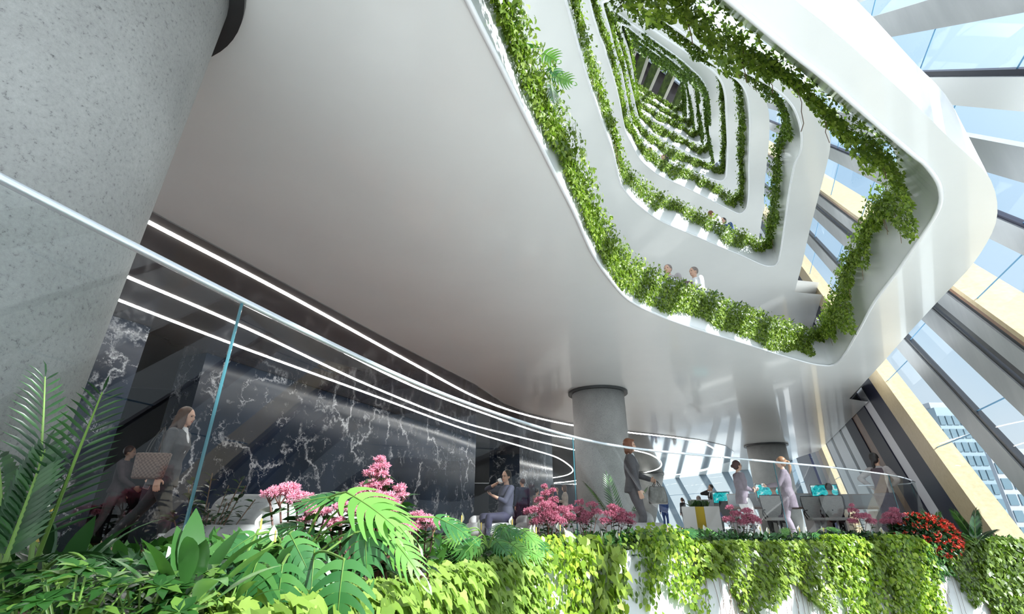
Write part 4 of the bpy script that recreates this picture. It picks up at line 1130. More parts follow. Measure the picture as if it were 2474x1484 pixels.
def person(label, loc, heading, Ht=1.7, female=True, skin=None, top=None, bottom=None, hair='dark', style='short', shoes=None, vox=.012,
           lean=0.0, side=0.0, pelvis=.93, px=0.0, hands=None, feet=None, elbows=None, head_yaw=0.0, head_pitch=0.0, jacket=True, skirt=False, shirt=None, sleeve=1.0,
           long_top=.0, curl=(.7, .7), glasses=False, group=None, knees=None, cat='person', vest=None, palms=None):
    skin = skin or K_skin; S = Ht / 1.7; shoes = shoes or M_shoe
    root = empty('person', loc, heading); tag(root, label, cat, group); root.scale = (S, S, S)
    W = .155 if female else .185
    P = Vector((px, 0, pelvis)); R = Matrix.Rotation(lean, 3, 'Y') @ Matrix.Rotation(side, 3, 'X')
    fx = R @ Vector((1, 0, 0)); sy = R @ Vector((0, 1, 0)); uz = R @ Vector((0, 0, 1))
    def T(z, x=0.0, y=0.0): return P + uz * (z - .93) + fx * x + sy * y
    sh = {1: T(1.40, -.005, W), -1: T(1.40, -.005, -W)}
    hp = {1: P + Vector((0, .088, -.03)), -1: P + Vector((0, -.088, -.03))}
    hands = hands or {}; feet = feet or {}; elbows = elbows or {}; knees = knees or {}
    J = {}
    for s in (1, -1):
        h = Vector(hands.get(s, (.05, s * (W + .07), .80 + (pelvis - .93))))
        e, w = ik(sh[s], h, .285, .25, elbows.get(s, (-.6, s * .35, -.3))); J['e', s] = e; J['w', s] = w
        f = Vector(feet.get(s, (.0, s * .09, .085)))
        k, a = ik(hp[s], f, .43, .42, knees.get(s, (1, s * .05, 0))); J['k', s] = k; J['a', s] = a
    torso = [(.84, .095, .135), (.93, .115, .168 if female else .16), (1.0, .11, .16), (1.09, .092, .128 if female else .145), (1.18, .105, .14 if female else .155), (1.27, .12 if female else .115, .155 if female else .17), (1.36, .098, .155 if female else .18), (1.42, .072, .115), (1.46, .055, .065), (1.50, .05, .052), (1.55, .05, .05)]
    xoff = {.84: 0, .93: -.012, 1.27: .012, 1.36: 0.0, 1.46: -.005, 1.50: .0, 1.55: .008}
    def tsec(lo, hi, g, gz=1.0): return [(T(z, xoff.get(z, 0)), a * gz + g, b * gz + g, fx, sy) for z, a, b in torso if lo <= z <= hi]
    V = MB()
    loft(V, tsec(.84, 1.55, -.006))
    HR = R @ Matrix.Rotation(head_yaw, 3, 'Z') @ Matrix.Rotation(head_pitch, 3, 'Y')
    nk = T(1.53, 0.0); hc = nk + HR @ Vector((.012, 0, .085))
    def hd(x, y, z): return hc + HR @ Vector((x, y, z))
    ell(V, hd(-.012, 0, .02), (.093, .073, .098), HR, 20, 14)          # skull
    ell(V, hd(.022, 0, -.035), (.062, .055, .070), HR, 16, 12)         # face
    ell(V, hd(.048, 0, -.083), (.030, .032, .022), HR, 12, 8)          # chin
    ell(V, hd(.088, 0, -.020), (.017, .010, .022), HR, 10, 8)          # nose
    ell(V, hd(.080, 0, .006), (.012, .008, .024), HR, 10, 8)
    ell(V, hd(.068, 0, .028), (.020, .048, .012), HR, 10, 8)           # brow
    for s in (1, -1): ell(V, hd(-.008, s * .073, -.012), (.016, .008, .027), HR, 10, 8)
    for s in (1, -1):
        e, w, k, a = J['e', s], J['w', s], J['k', s], J['a', s]
        limb(V, sh[s], e, .046 if female else .052, .036, 1.05); limb(V, e, w, .038, .025, 1.02)
        limb(V, hp[s], k, .082, .052, 1.02); limb(V, k, a, .052, .036, 1.12)
        d = (w - e).normalized(); pn = Vector((palms or {}).get(s, (0, -s, 0)) ); pn = (pn - d * pn.dot(d)).normalized(); sd = d.cross(pn) * 1.0
        loft(V, [(w - d * .01, .016, .024, pn, sd), (w + d * .03, .016, .036, pn, sd), (w + d * .085, .013, .040, pn, sd)], 12)
        c = curl[0 if s == 1 else 1]
        for i, (o, ln) in enumerate(((-.031, .060), (-.011, .072), (.010, .074), (.030, .064))):
            p = w + d * .082 + sd * o; dd = d + sd * o * 2; pts = [p]
            for q in range(3):
                dd = (dd.normalized() + pn * c * .55).normalized(); pts.append(pts[-1] + dd * ln * (.42, .33, .25)[q])
            V.tube(pts, [.0092, .0088, .0080, .0066], 8)
        up_s = 1 if (Vector((1, 0, 0)).dot(sd) > 0 or sd.z > .5) else -1
        p = w + d * .025 + sd * up_s * .030
        V.tube([p, p + (d * .7 + sd * up_s * .8 + pn * .3).normalized() * .038, p + (d * .7 + sd * up_s * .8 + pn * .3).normalized() * .038 + (d + pn * .5 * c).normalized() * .03], [.013, .0105, .008], 8)
        ft = Vector((1, s * .12, 0)).normalized(); ft = Vector((ft.x, ft.y, -.25 if a.z < .12 else -.7)).normalized()
        loft(V, [(a + Vector((-.05, 0, -.045)), .03, .028, Vector((0, 0, 1)), Vector((0, 1, 0))), (a + ft * .07 + Vector((0, 0, -.03)), .03, .036, Vector((0, 0, 1)), Vector((0, 1, 0))), (a + ft * .16 + Vector((0, 0, -.015)), .014, .03, Vector((0, 0, 1)), Vector((0, 1, 0)))], 12)
    me = remeshed(V, vox, 2); body = link_mesh('body', me, skin, root, smooth=True)
    # face details
    V = MB()
    for s in (1, -1): ell(V, hd(.071, s * .030, .006), (.008, .0125, .0065), HR, 10, 6)
    V.build('eyes', K_eye, body, smooth=True)
    V = MB(); ell(V, hd(.079, 0, -.053), (.008, .021, .0065), HR, 10, 6); V.build('mouth', K_lip, body, smooth=True)
    if glasses:
        V = MB()
        for s in (1, -1):
            V.tube([hd(.090, s * .032 + .022 * math.cos(t), .004 + .018 * math.sin(t)) for t in [2 * PI * i / 12 for i in range(12)]], .0016, 4, closed=True)
            V.tube([hd(.090, s * .054, .006), hd(0, s * .078, .006)], .0016, 4)
        V.build('glasses', M_black, root)
    # hair
    V = MB()
    ell(V, hd(-.026, 0, .034), (.094, .086, .098), HR, 20, 14)
    if style in ('long', 'bob', 'pony', 'bun', 'tied'):
        ell(V, hd(-.045, 0, -.01), (.070, .084, .085), HR, 16, 10)
    if style == 'bob':
        for s in (1, -1): ell(V, hd(-.005, s * .068, -.055), (.055, .024, .095), HR, 14, 10)
        ell(V, hd(-.06, 0, -.07), (.045, .075, .085), HR, 14, 10); ell(V, hd(.04, 0, .085), (.05, .06, .025), HR, 12, 8)
    if style == 'long':
        for s in (1, -1): ell(V, hd(.0, s * .068, -.07), (.045, .022, .115), HR, 14, 10)
        loft(V, [(hd(-.065, 0, .0), .05, .085, fx, sy), (hd(-.08, 0, -.12), .045, .095, fx, sy), (T(1.36, -.115), .035, .10, fx, sy), (T(1.22, -.13), .028, .085, fx, sy), (T(1.12, -.13), .014, .05, fx, sy)], 14)
    if style == 'pony':
        b = HR @ Vector((-1, 0, 0)); pts = [hd(-.11, 0, .035), hd(-.155, 0, .0), hd(-.165, 0, -.09), hd(-.15, 0, -.18), hd(-.125, 0, -.26)]
        V.tube(pts, [.022, .033, .035, .028, .010], 10)
    if style == 'tied':
        V.tube([hd(-.10, 0, -.02), hd(-.12, .01, -.10), hd(-.10, .02, -.20), hd(-.08, .03, -.28)], [.03, .035, .03, .012], 10)
    if style == 'bun': ell(V, hd(-.125, 0, -.01), (.040, .042, .040), HR, 12, 8)
    if style == 'topbun': ell(V, hd(-.08, 0, .125), (.030, .032, .030), HR, 12, 8)
    link_mesh('hair', remeshed(V, .010, 3), Hh[hair], root, smooth=True)
    # clothes
    if top:
        V = MB(); lowz = .93 - long_top if jacket else .96
        secs = tsec(.93, 1.46, .014)
        secs[-1] = (T(1.465, -.01), .060, .075, fx, sy)
        if jacket: secs = [(T(lowz - .03, -.008), .125 + .02, .178, fx, sy), (T(lowz + .02, -.008), .128 + .012, .178, fx, sy)] + secs[0 if lowz < .9 else 1:]
        loft(V, secs, 24)
        for s in (1, -1):
            e, w = J['e', s], J['w', s]; q = e.lerp(w, .93) if sleeve >= 1 else (e.lerp(w, sleeve) if sleeve > 0 else sh[s].lerp(e, .5))
            g = .013
            if sleeve > 0:
                limb(V, sh[s], e, (.050 if female else .058) + g, .041 + g * .8, 1.03); limb(V, e, q, .041 + g * .8, .030 + g, 1.0)
            else: limb(V, sh[s], q, .05 + g, .045 + g)
            ell(V, sh[s] + Vector((0, 0, .0)), (.062 if female else .072,) * 3, n=12, m=8)
        link_mesh('jacket' if jacket else 'top', remeshed(V, max(vox, .009), 3), top, root, smooth=True)
    if vest:
        V = MB(); loft(V, [(c, a + .006, b * .93 + .002, f, s) for c, a, b, f, s in tsec(.93, 1.42, .016)], 24)
        link_mesh('waistcoat', remeshed(V, .010, 2), vest, root, smooth=True)
    if shirt:
        V = MB(); loft(V, [(T(1.18, .105), .020, .012, fx, sy), (T(1.28, .118), .022, .035, fx, sy), (T(1.36, .095), .022, .048, fx, sy), (T(1.43, .055), .026, .055, fx, sy), (T(1.475, .01), .058, .060, fx, sy), (T(1.49, .005), .056, .058, fx, sy)], 14)
        link_mesh('shirt', remeshed(V, .009, 2), shirt, root, smooth=True)
    if bottom:
        V = MB(); loft(V, tsec(.84, 1.0 if jacket else 1.02, .010) + [(T(1.03), .108, .15, fx, sy)], 20)
        if skirt:
            kz = .5; a0 = (J['k', 1] + J['k', -1]) / 2; a1 = (J['a', 1] + J['a', -1]) / 2
            loft(V, [(a1 + Vector((.02, 0, .10)), .18, .22, fx, sy), (a1 + Vector((.02, 0, .25)), .17, .21, fx, sy), (a0 + Vector((-.02, 0, 0)), .16, .205, fx, sy), (a0 + Vector((-.03, 0, .18)), .16, .21, fx, sy), (P + Vector((0, 0, -.05)), .15, .20, fx, sy), (P + Vector((0, 0, .08)), .12, .155, fx, sy)], 24)
        else:
            for s in (1, -1):
                limb(V, hp[s], J['k', s], .094, .062, 1.02); limb(V, J['k', s], J['k', s].lerp(J['a', s], .93), .062, .047 if female else .058, 1.08)
        link_mesh('skirt' if skirt else 'trousers', remeshed(V, max(vox, .009), 3), bottom, root, smooth=True)
    for s in (1, -1):
        a = J['a', s]; V = MB(); ft = Vector((1, s * .12, -.25 if a.z < .12 else -.7)).normalized()
        loft(V, [(a + Vector((-.06, 0, -.052)), .032, .032, Vector((0, 0, 1)), Vector((0, 1, 0))), (a + Vector((0, 0, -.04)), .04, .038, Vector((0, 0, 1)), Vector((0, 1, 0))), (a + ft * .09 + Vector((0, 0, -.03)), .036, .042, Vector((0, 0, 1)), Vector((0, 1, 0))), (a + ft * .18 + Vector((0, 0, -.017)), .018, .033, Vector((0, 0, 1)), Vector((0, 1, 0)))], 14)
        V.build('shoe', shoes, root, smooth=True)
    M = Matrix.Translation(Vector(loc)) @ Matrix.Rotation(heading, 4, 'Z') @ Matrix.Scale(S, 4)
    return {'root': root, 'M': M, 'J': J, 'w': lambda s: M @ J['w', s], 'pt': lambda v: M @ Vector(v), 'hand': lambda s, f=.09: M @ (J['w', s] + (J['w', s] - J['e', s]).normalized() * f)}
def stand(px, py, Ht, fz=FLOOR):
    p = at_z(px, py, fz + Ht * 1.735 / 1.7); return (p.x, p.y, fz)
def towards(px, py, Y=None): return 0
RIGHT, LEFT_, AWAY, TOCAM = 0.0, PI, PI / 2, -PI / 2

# --- woman walking behind the glass at left
A = stand(447, 984, 1.68)
wa = person('woman in grey checked blazer and black jeans walking behind the glass with a tote bag', A, .12, 1.68, True, top=C_blaz, bottom=C_jean, hair='brown', style='long', vox=.0075, long_top=.10, shoes=M_shoeb,
            lean=.06, feet={-1: (.20, -.08, .085), 1: (-.50, .08, .20)}, hands={-1: (.06, -.26, .80), 1: (-.30, .30, .93)}, palms={-1: (0, 1, 0), 1: (0, -1, 0)}, px=.0, curl=(.9, .45), shirt=C_white)
# --- man behind her
B_ = stand(318, 1078, 1.66)
B_ = (B_[0], B_[1], B_[2])
mb_ = person('man in brown grey suit jacket standing dimly behind the walking woman', B_, .3, 1.66, False, top=C_vest, bottom=C_blaz, hair='reddark', style='short', feet={1: (.12, .1, .085), -1: (-.22, -.1, .085)}, hands={-1: (.30, -.18, 1.0), 1: (.05, .25, .82)}, skin=K_skin2)
# --- seated woman with cup
sc_p = at_z(1222, 1139, FLOOR + 1.27)
hdC = math.radians(215)
seat_h = .50
C_ = person('woman in navy blouse sitting on the grey sofa drinking from a white cup', (sc_p.x, sc_p.y, FLOOR), hdC, 1.66, True, top=C_top, bottom=C_check, hair='dark', style='tied', vox=.0075, jacket=True, long_top=-.01, sleeve=.45,
            pelvis=.52, lean=-.03, feet={1: (.46, .09, .085), -1: (.42, -.09, .085)}, hands={-1: (.13, -.12, 1.08), 1: (.30, .02, .86)}, elbows={-1: (.2, -.9, -.4), 1: (-.2, .5, -.7)}, palms={-1: (-.3, 1, 0), 1: (0, -.3, 1)}, curl=(.6, 1.0), glasses=True, head_yaw=.25, head_pitch=.05, shoes=M_shoe)
# --- coffee group
D_ = person('man in navy suit seen from behind, left end of the coffee group', stand(1262, 1157, 1.76), math.radians(115), 1.76, False, top=C_navy, bottom=C_navy, hair='reddark', style='short', skin=K_skin2, head_yaw=.5)
E_ = person('woman in beige jacket with dark bun, second from left in the coffee group', stand(1297, 1181, 1.68), math.radians(50), 1.68, True, top=C_beige, bottom=C_black, hair='dark', style='topbun', head_yaw=-.4)
F_ = person('man in dark navy suit bending his head in the middle of the coffee group', stand(1330, 1170, 1.82), math.radians(40), 1.82, False, top=C_navy, bottom=C_navy, hair='dark', style='short', lean=.12, head_pitch=.35, shirt=C_white)
F2 = person('person in black with auburn hair half hidden inside the coffee group', stand(1345, 1179, 1.72), math.radians(-120), 1.72, True, top=C_black, bottom=C_black, hair='auburn', style='short', head_pitch=.3)
F3 = person('dark haired person in black standing furthest back in the coffee group', stand(1318, 1171, 1.84), math.radians(10), 1.84, False, top=C_black, bottom=C_black, hair='dark', style='short')
G_ = person('woman in beige coat with brown bob, right end of the coffee group', stand(1364, 1172, 1.72), math.radians(170), 1.72, True, top=C_beige, bottom=C_black, hair='brown', style='bob', hands={1: (.25, -.02, 1.12), -1: (.27, -.06, 1.15)}, long_top=.25, head_pitch=.2)
# --- business woman
Hw = stand(1518, 1060, 1.74)
bw = person('business woman in dark grey suit holding a leather handbag by the railing', Hw, -.22, 1.74, True, top=C_grey, bottom=C_trous, hair='auburn', style='bob', vox=.0075, long_top=.05, shirt=C_white,
            hands={-1: (.10, -.24, .84), 1: (.30, .12, 1.06)}, palms={-1: (0, 1, 0), 1: (0, -.9, -.3)}, curl=(1.35, .5), head_yaw=.05, elbows={1: (-.3, .6, -.6)})
# --- window pair
person('man in blue suit standing at the far windows looking out', stand(1601, 1197, 1.78), math.radians(60), 1.78, False, top=C_blue, bottom=C_blue, hair='brown', style='short', hands={-1: (.2, -.12, .95)})
person('woman in black jacket with ponytail standing by the far windows', stand(1647, 1203, 1.70), math.radians(120), 1.70, True, top=C_black, bottom=C_black, hair='brown', style='pony', feet={1: (-.2, .08, .085), -1: (.1, -.08, .085)})
# --- man on the phone
kp = person('man in black suit talking on the phone, holding a white sheet', stand(1716, 1171, 1.78), math.radians(195), 1.78, False, top=C_black, bottom=C_black, hair='dark', style='short', shirt=C_white, vox=.009, hands={-1: (.10, -.12, 1.50), 1: (.16, .22, .86)}, elbows={-1: (.2, -.7, -.6)}, palms={-1: (0, 1, 0)}, feet={1: (.12, .1, .085), -1: (-.12, -.1, .085)}, curl=(.7, 1.0))
# --- the two chatting women
N_ = person('woman with glasses and bun in mauve blazer and white trousers, chatting', stand(1778, 1113, 1.70), .05, 1.70, True, top=C_mauve, bottom=C_white, hair='reddark', style='bun', glasses=True, vox=.008, long_top=.12, shirt=C_white, hands={1: (.27, .02, 1.10), -1: (.25, -.04, 1.07)}, curl=(.9, .9), palms={1: (0, -1, .2), -1: (0, 1, .2)}, feet={1: (-.02, .12, .085), -1: (.22, -.12, .085)}, shoes=M_shoeb)
O_ = person('woman with long ponytail in mauve tunic and trousers seen from behind, chatting', stand(1884, 1104, 1.72), math.radians(150), 1.72, True, top=C_mauve, bottom=C_mtr, hair='blond', style='pony', vox=.008, long_top=.22, hands={1: (.36, .10, 1.13), -1: (.06, -.24, .86)}, curl=(.9, .5), palms={1: (0, -.6, .8)})
# --- seated workers
def seated(label, px, py, Y, top, hair, style, hd_, skin=None, fem=False):
    p = at_y(px, py, Y); z = p.z - 1.27 * 1.0
    return person(label, (p.x, p.y, FLOOR), hd_, 1.7, fem, top=top, bottom=C_black, hair=hair, style=style, pelvis=.50, hands={1: (.42, .12, .78), -1: (.42, -.12, .78)}, feet={1: (.40, .1, .085), -1: (.36, -.1, .085)}, skin=skin, jacket=True, long_top=-.02, lean=.08)
P_ = seated('seated worker with light hair and mauve top at the monitor behind the ponytail woman', 1871, 1187, 12.75, C_mauve, 'grey', 'short', math.radians(82), fem=True)
Q_ = seated('man in navy suit sitting with his back turned at the right monitor', 2003, 1180, 12.9, C_navy, 'dark', 'short', math.radians(62))
R2 = seated('seated worker in blue with light ponytail behind the phone caller, left one', 1687, 1196, 19.5, C_blue, 'grey', 'pony', math.radians(80), fem=True)
R3 = seated('seated worker in blue half hidden to the right of the phone caller', 1733, 1201, 19.0, C_blue, 'dark', 'short', math.radians(80))
# --- woman at the facade
Rw = person('woman with dark tied hair, waistcoat and long slate skirt looking out at the right facade', stand(2108, 1094, 1.74), math.radians(28), 1.74, True, top=C_sleeve, vest=C_vest, bottom=C_skirt, hair='dark', style='tied', vox=.009, jacket=False, skirt=True, hands={1: (-.02, .19, 1.05), -1: (.12, -.14, 1.08)}, elbows={1: (-.7, .8, .0), -1: (-.5, -.8, 0)}, side=.0, lean=.06, head_pitch=-.25, head_yaw=-.2)
# --- people on the upper rings
def upper(k, label, px, py, hd_, **kw):
    Ht = kw.pop('Ht', 1.72); return person(label, stand(px, py, Ht, H[k] + .45), hd_, Ht, **kw)
fp_ = upper(0, 'person holding a dark folder behind the planting of the first ring up', 1674, 646, math.radians(200), female=True, top=C_white, bottom=C_navy, hair='grey', style='short', hands={1: (.25, .08, 1.12), -1: (.26, -.06, 1.08)}, vox=.01, jacket=False)
fold_p = at_z(1676, 662, H[0] + .45 + 1.45)
upper(0, 'grey haired person half hidden by leaves on the first ring up', 1612, 640, math.radians(230), female=False, top=C_sleeve, bottom=C_navy, hair='grey', style='short')
upper(1, 'man in white shirt leaning at the railing of the second ring up', 1716, 511, math.radians(60), female=False, top=C_white, bottom=C_navy, hair='auburn', style='short', jacket=False)
upper(1, 'man in bright blue suit at the railing of the second ring up', 1746, 527, math.radians(215), female=False, top=C_blue, bottom=C_blue, hair='dark', style='short', shirt=C_white)
upper(2, 'person in white shirt with pink cap of hair on the third ring up', 1568, 357, math.radians(170), female=True, top=C_white, bottom=C_blue, hair='reddark', style='short', jacket=False)
upper(2, 'woman in black with red brown ponytail on the third ring up', 1603, 374, math.radians(190), female=True, top=C_black, bottom=C_black, hair='reddark', style='pony')

# ================================================================ things people hold
def thing_mesh(V, name, mat, label, cat, loc, group=None, smooth=False):
    o = V.build(name, mat, None, smooth, loc); tag(o, label, cat, group); return o
M_leather = noisy('leather_grey', [(0.3, (0.10, 0.095, 0.085)), (0.7, (0.16, 0.15, 0.135))], 30, rough=.3, bstr=.3, bdist=.003, coat=.3)
M_leath_d = principled('leather_dark', (0.03, 0.025, 0.022), .35)
def handbag(loc, rz, w, h, d, mat, hmat, label, handle=.16, trim=None):
    r = empty('handbag', loc, rz); tag(r, label, 'bag')
    V = MB(); secs = []
    for z, sw, sd in ((0, 1.0, 1.0), (.02, 1.06, 1.08), (h * .35, 1.08, 1.05), (h * .7, 1.0, .8), (h * .95, .9, .45), (h, .84, .3)):
        secs.append((Vector((0, 0, z - h - handle * .85)), w / 2 * sw, d / 2 * sd, Vector((1, 0, 0)), Vector((0, 1, 0))))
    loft(V, secs, 28); V.build('body', mat, r, smooth=True)
    for s in (-1, 1):
        V = MB(); y = s * d * .16; z0 = -h * .12 - handle * .85
        pts = [Vector((-w * .24, y * 1.5, z0 - .05)), Vector((-w * .22, y, z0 + .03)), Vector((-w * .14, y, -.05)), Vector((-.02, y * .3, 0)), Vector((.02, y * .3, 0)), Vector((w * .14, y, -.05)), Vector((w * .22, y, z0 + .03)), Vector((w * .24, y * 1.5, z0 - .05))]
        V.tube(catmull(pts, 24, closed=False), .007, 6); V.build('handle', hmat, r, smooth=True)
    V = MB(); V.tube([Vector((-w * .42, 0, -handle * .85)), Vector((w * .42, 0, -handle * .85))], .005, 5); V.build('zip', hmat, r)
    return r
hb = bw['hand'](1, .085)
handbag(tuple(hb + Vector((.02, 0, -.005))), .35, .34, .28, .15, M_leather, M_leath_d, 'grey leather handbag with two handles held by the business woman', handle=.10)
# checked tote on the walking woman's shoulder
def checkmat():
    m = principled('tote_check', (0.2, 0.12, 0.1), .5); v = texco(m, (1, 1, 1)); c = nd(m, 'ShaderNodeTexChecker'); c.inputs['Scale'].default_value = 46
    c.inputs['Color1'].default_value = (0.10, 0.065, 0.05, 1); c.inputs['Color2'].default_value = (0.20, 0.135, 0.11, 1)
    lk(m, v, c.inputs['Vector']); lk(m, c.outputs['Color'], m.node_tree.nodes['Principled BSDF'].inputs['Base Color']); return m
M_tote = checkmat()
tp = wa['pt']((-.04, -.235, 1.42))
r = empty('tote_bag', tuple(tp), .12); tag(r, 'brown checked tote bag hanging from the walking woman\'s shoulder', 'bag')
V = MB(); loft(V, [(Vector((-.02, -.02, -.55)), .15, .055, Vector((1, 0, 0)), Vector((0, 1, 0))), (Vector((-.02, -.02, -.53)), .165, .065, Vector((1, 0, 0)), Vector((0, 1, 0))), (Vector((-.02, -.01, -.28)), .19, .05, Vector((1, 0, 0)), Vector((0, 1, 0))), (Vector((-.02, -.01, -.27)), .18, .04, Vector((1, 0, 0)), Vector((0, 1, 0)))], 28)
V.build('body', M_tote, r, smooth=True)
for s in (-.03, .02):
    V = MB(); V.tube(catmull([Vector((-.11, s, -.32)), Vector((-.08, s, -.15)), Vector((-.01, .02, .035)), Vector((.03, s, -.12)), Vector((.07, s, -.32))], 20, closed=False), .006, 6); V.build('strap', M_leath_d, r, smooth=True)
M_phone = principled('phone_dark', (0.02, 0.025, 0.03), .12); M_pinkcase = principled('phone_case_pink', (0.5, 0.28, 0.27), .4)
def phone(loc, M, label, case):
    r = empty('phone', tuple(loc)); tag(r, label, 'phone')
    V = MB(); V.box((0, 0, 0), (.075, .008, .15), bev=.003, M=M); V.build('case', case, r, smooth=True)
    V = MB(); V.box(M @ Vector((0, -.0045, 0)), (.066, .002, .138), M=M); V.build('screen', M_phone, r)
phone(wa['hand'](1, .10) + Vector((0, -.02, -.03)), Matrix.Rotation(.25, 3, 'Y'), 'smartphone in a pink case held low behind the walking woman', M_pinkcase)
phone(C_['hand'](1, .09) + Vector((-.01, -.02, .03)), Matrix.Rotation(1.2, 3, 'X') @ Matrix.Rotation(.4, 3, 'Y'), 'dark phone in the seated woman\'s hand', M_phone)
phone(kp['hand'](-1, .07) + Vector((.02, -.01, .0)), Matrix.Rotation(1.2, 3, 'Z'), 'black phone held to the ear of the man in the black suit', M_phone)
M_cup = principled('cup_white', (0.82, 0.82, 0.82), .3)
def cup(loc, label, tilt=0.0, s=1.0, rz=0.0):
    r = empty('cup', tuple(loc), rz); tag(r, label, 'cup')
    V = MB(); V.lathe([(.028 * s, -.04 * s), (.036 * s, -.03 * s), (.040 * s, .045 * s), (.037 * s, .045 * s), (.032 * s, -.02 * s)], n=24); V.build('body', M_cup, r, smooth=True)
    V = MB(); V.tube([Vector((.036 * s, 0, .028 * s)), Vector((.062 * s, 0, .02 * s)), Vector((.06 * s, 0, -.01 * s)), Vector((.034 * s, 0, -.018 * s))], .005 * s, 6); V.build('handle', M_cup, r, smooth=True)
    r.rotation_euler = (0, tilt, rz); return r
cup(C_['hand'](-1, .10), 'white mug at the lips of the seated woman', tilt=.5, rz=2.5)
cup(O_['hand'](1, .10) + Vector((0, 0, .02)), 'small white cup held out by the ponytail woman', s=.85)
cup(N_['hand'](1, .08) + Vector((0.02, 0, .02)), 'small white cup held by the woman with glasses', s=.85)
M_paper = principled('paper_white', (0.80, 0.80, 0.82), .7)
V = MB(); V.box((0, 0, -.06), (.21, .003, .29), M=Matrix.Rotation(.5, 3, 'Y')); thing_mesh(V, 'paper_sheet', M_paper, 'white paper sheet in the phone caller\'s lowered hand', 'paper', tuple(kp['hand'](1, .09)))
V = MB(); V.box((0, 0, 0), (.34, .02, .26), bev=.004, M=Matrix.Rotation(-.2, 3, 'Z') @ Matrix.Rotation(.1, 3, 'Y')); thing_mesh(V, 'folder', principled('folder_plum', (0.13, 0.08, 0.09), .5), 'dark plum folder held by the person on the first ring up', 'folder', tuple((fp_['hand'](1) + fp_['hand'](-1)) / 2 + Vector((-.02, -.06, .08))))
# ================================================================ furniture
F_grey = noisy('upholstery_grey', [(0.35, (0.34, 0.33, 0.33)), (0.65, (0.42, 0.41, 0.41))], 12, rough=.9, bstr=.1)
F_dkgrey = noisy('mesh_grey', [(0.35, (0.34, 0.33, 0.33)), (0.65, (0.42, 0.41, 0.40))], 40, rough=.7)
M_deskwood = noisy('desk_wood', [(0.3, (0.10, 0.05, 0.035)), (0.7, (0.16, 0.08, 0.055))], 5, rough=.35)
M_alu = principled('aluminium', (0.55, 0.56, 0.58), .3, metal=.7)
M_frost = principled('frosted_panel', (0.62, 0.68, 0.74), .35, coat=.3)
M_frame = principled('panel_frame', (0.60, 0.57, 0.58), .5)
def rounded(V, c, d, rz=0.0, bev=.08):
    bm = bmesh.new(); bmesh.ops.create_cube(bm, size=1.0)
    for v in bm.verts: v.co = Vector((v.co.x * d[0], v.co.y * d[1], v.co.z * d[2]))
    bmesh.ops.bevel(bm, geom=list(bm.edges), offset=min(bev, min(d) * .49), segments=6, profile=.5, affect='EDGES')
    R = Matrix.Rotation(rz, 3, 'Z'); V.add([R @ v.co + Vector(c) for v in bm.verts], [tuple(v.index for v in f.verts) for f in bm.faces]); bm.free()
def sofa(loc, rz, L_, label, roll=.15, modules=2, back_h=.58):
    r = empty('sofa', loc, rz); tag(r, label, 'sofa')
    V = MB(); rounded(V, (0, 0, .11), (L_, .82, .16), bev=.03); V.build('base', F_grey, r, smooth=True)
    for i in range(modules):
        x = -L_ / 2 + (i + .5) * L_ / modules
        V = MB(); rounded(V, (x, -.08, .28), (L_ / modules - .02, .74, .24), bev=.11); V.build('seat_cushion', F_grey, r, smooth=True)
        V = MB(); rounded(V, (x, .24, back_h - roll + .02), (L_ / modules - .02, roll * 2.1, roll * 2), bev=roll * .95); V.build('back_roll', F_grey, r, smooth=True)
    return r
p = at_y(585, 1240, 3.6)
sofa((p.x, p.y, FLOOR), .12, .62, 'grey lounge chair with a fat rounded back roll at left', roll=.125, modules=1, back_h=.585)
p = at_y(742, 1250, 4.5)
sofa((p.x, p.y, FLOOR), .12, .9, 'grey rounded sofa partly hidden behind the pink flowers', roll=.12, modules=2, back_h=.52)
p = at_y(1240, 1250, sc_p.y - .02)
sofa((sc_p.x + .16, sc_p.y + .15, FLOOR), -.05, 1.75, 'grey rounded sofa on which the woman with the cup sits', roll=.12, modules=2, back_h=.50)
p = at_y(1450, 1250, 8.6)
sofa((p.x - .1, p.y, FLOOR), .1, 2.2, 'long pale rounded sofa in front of the middle column', roll=.15, modules=2, back_h=.56)
# small side tables
M_wht = principled('lacquer_white', (0.80, 0.80, 0.80), .25, coat=.4)
for (x, Y, lab) in ((430, 3.4, 'white block side table at the left end of the lounge chair'), (1223, 6.0, 'small round white pedestal table at the knees of the seated woman')):
    p = at_y(x + 20, 1260, Y); r = empty('side_table', (p.x, p.y, FLOOR)); tag(r, lab, 'table')
    V = MB(); V.lathe([(.13, .33), (.135, .335), (.135, .345), (.13, .35)], n=40); V.build('table_top', M_wht, r)
    V = MB(); V.lathe([(.10, 0), (.10, .015), (.06, .03), (.06, .33)], n=32); V.build('pedestal', M_wht, r, smooth=True)
# desks
def desk(loc, rz, L_, label, group='desks by the windows'):
    r = empty('desk', loc, rz); tag(r, label, 'desk', group)
    V = MB(); V.box((0, 0, .73), (L_, .75, .035), bev=.004); V.build('desk_top', M_deskwood, r)
    for sx in (-1, 1):
        V = MB(); V.box((sx * (L_ / 2 - .05), -.3, .357), (.05, .05, .71)); V.build('leg', M_alu, r)
        V = MB(); V.box((sx * (L_ / 2 - .05), .3, .357), (.05, .05, .71)); V.build('leg', M_alu, r)
    V = MB(); V.box((L_ * .3, .02, .36), (.42, .55, .60), bev=.01); d = V.build('drawer_unit', M_frame, r)
    V = MB(); V.box((L_ * .3, -.262, .36), (.16, .012, .012)); V.build('drawer_handle', M_alu, d)
    V = MB(); V.box((0, .36, .93), (L_ - .04, .035, .36)); f = V.build('partition', M_frame, r)
    n = 2
    for i in range(n):
        V = MB(); V.box((-L_ / 2 + (i + .5) * L_ / n, .338, .94), (L_ / n - .10, .012, .28)); V.build('panel', M_frost, f)
    return r
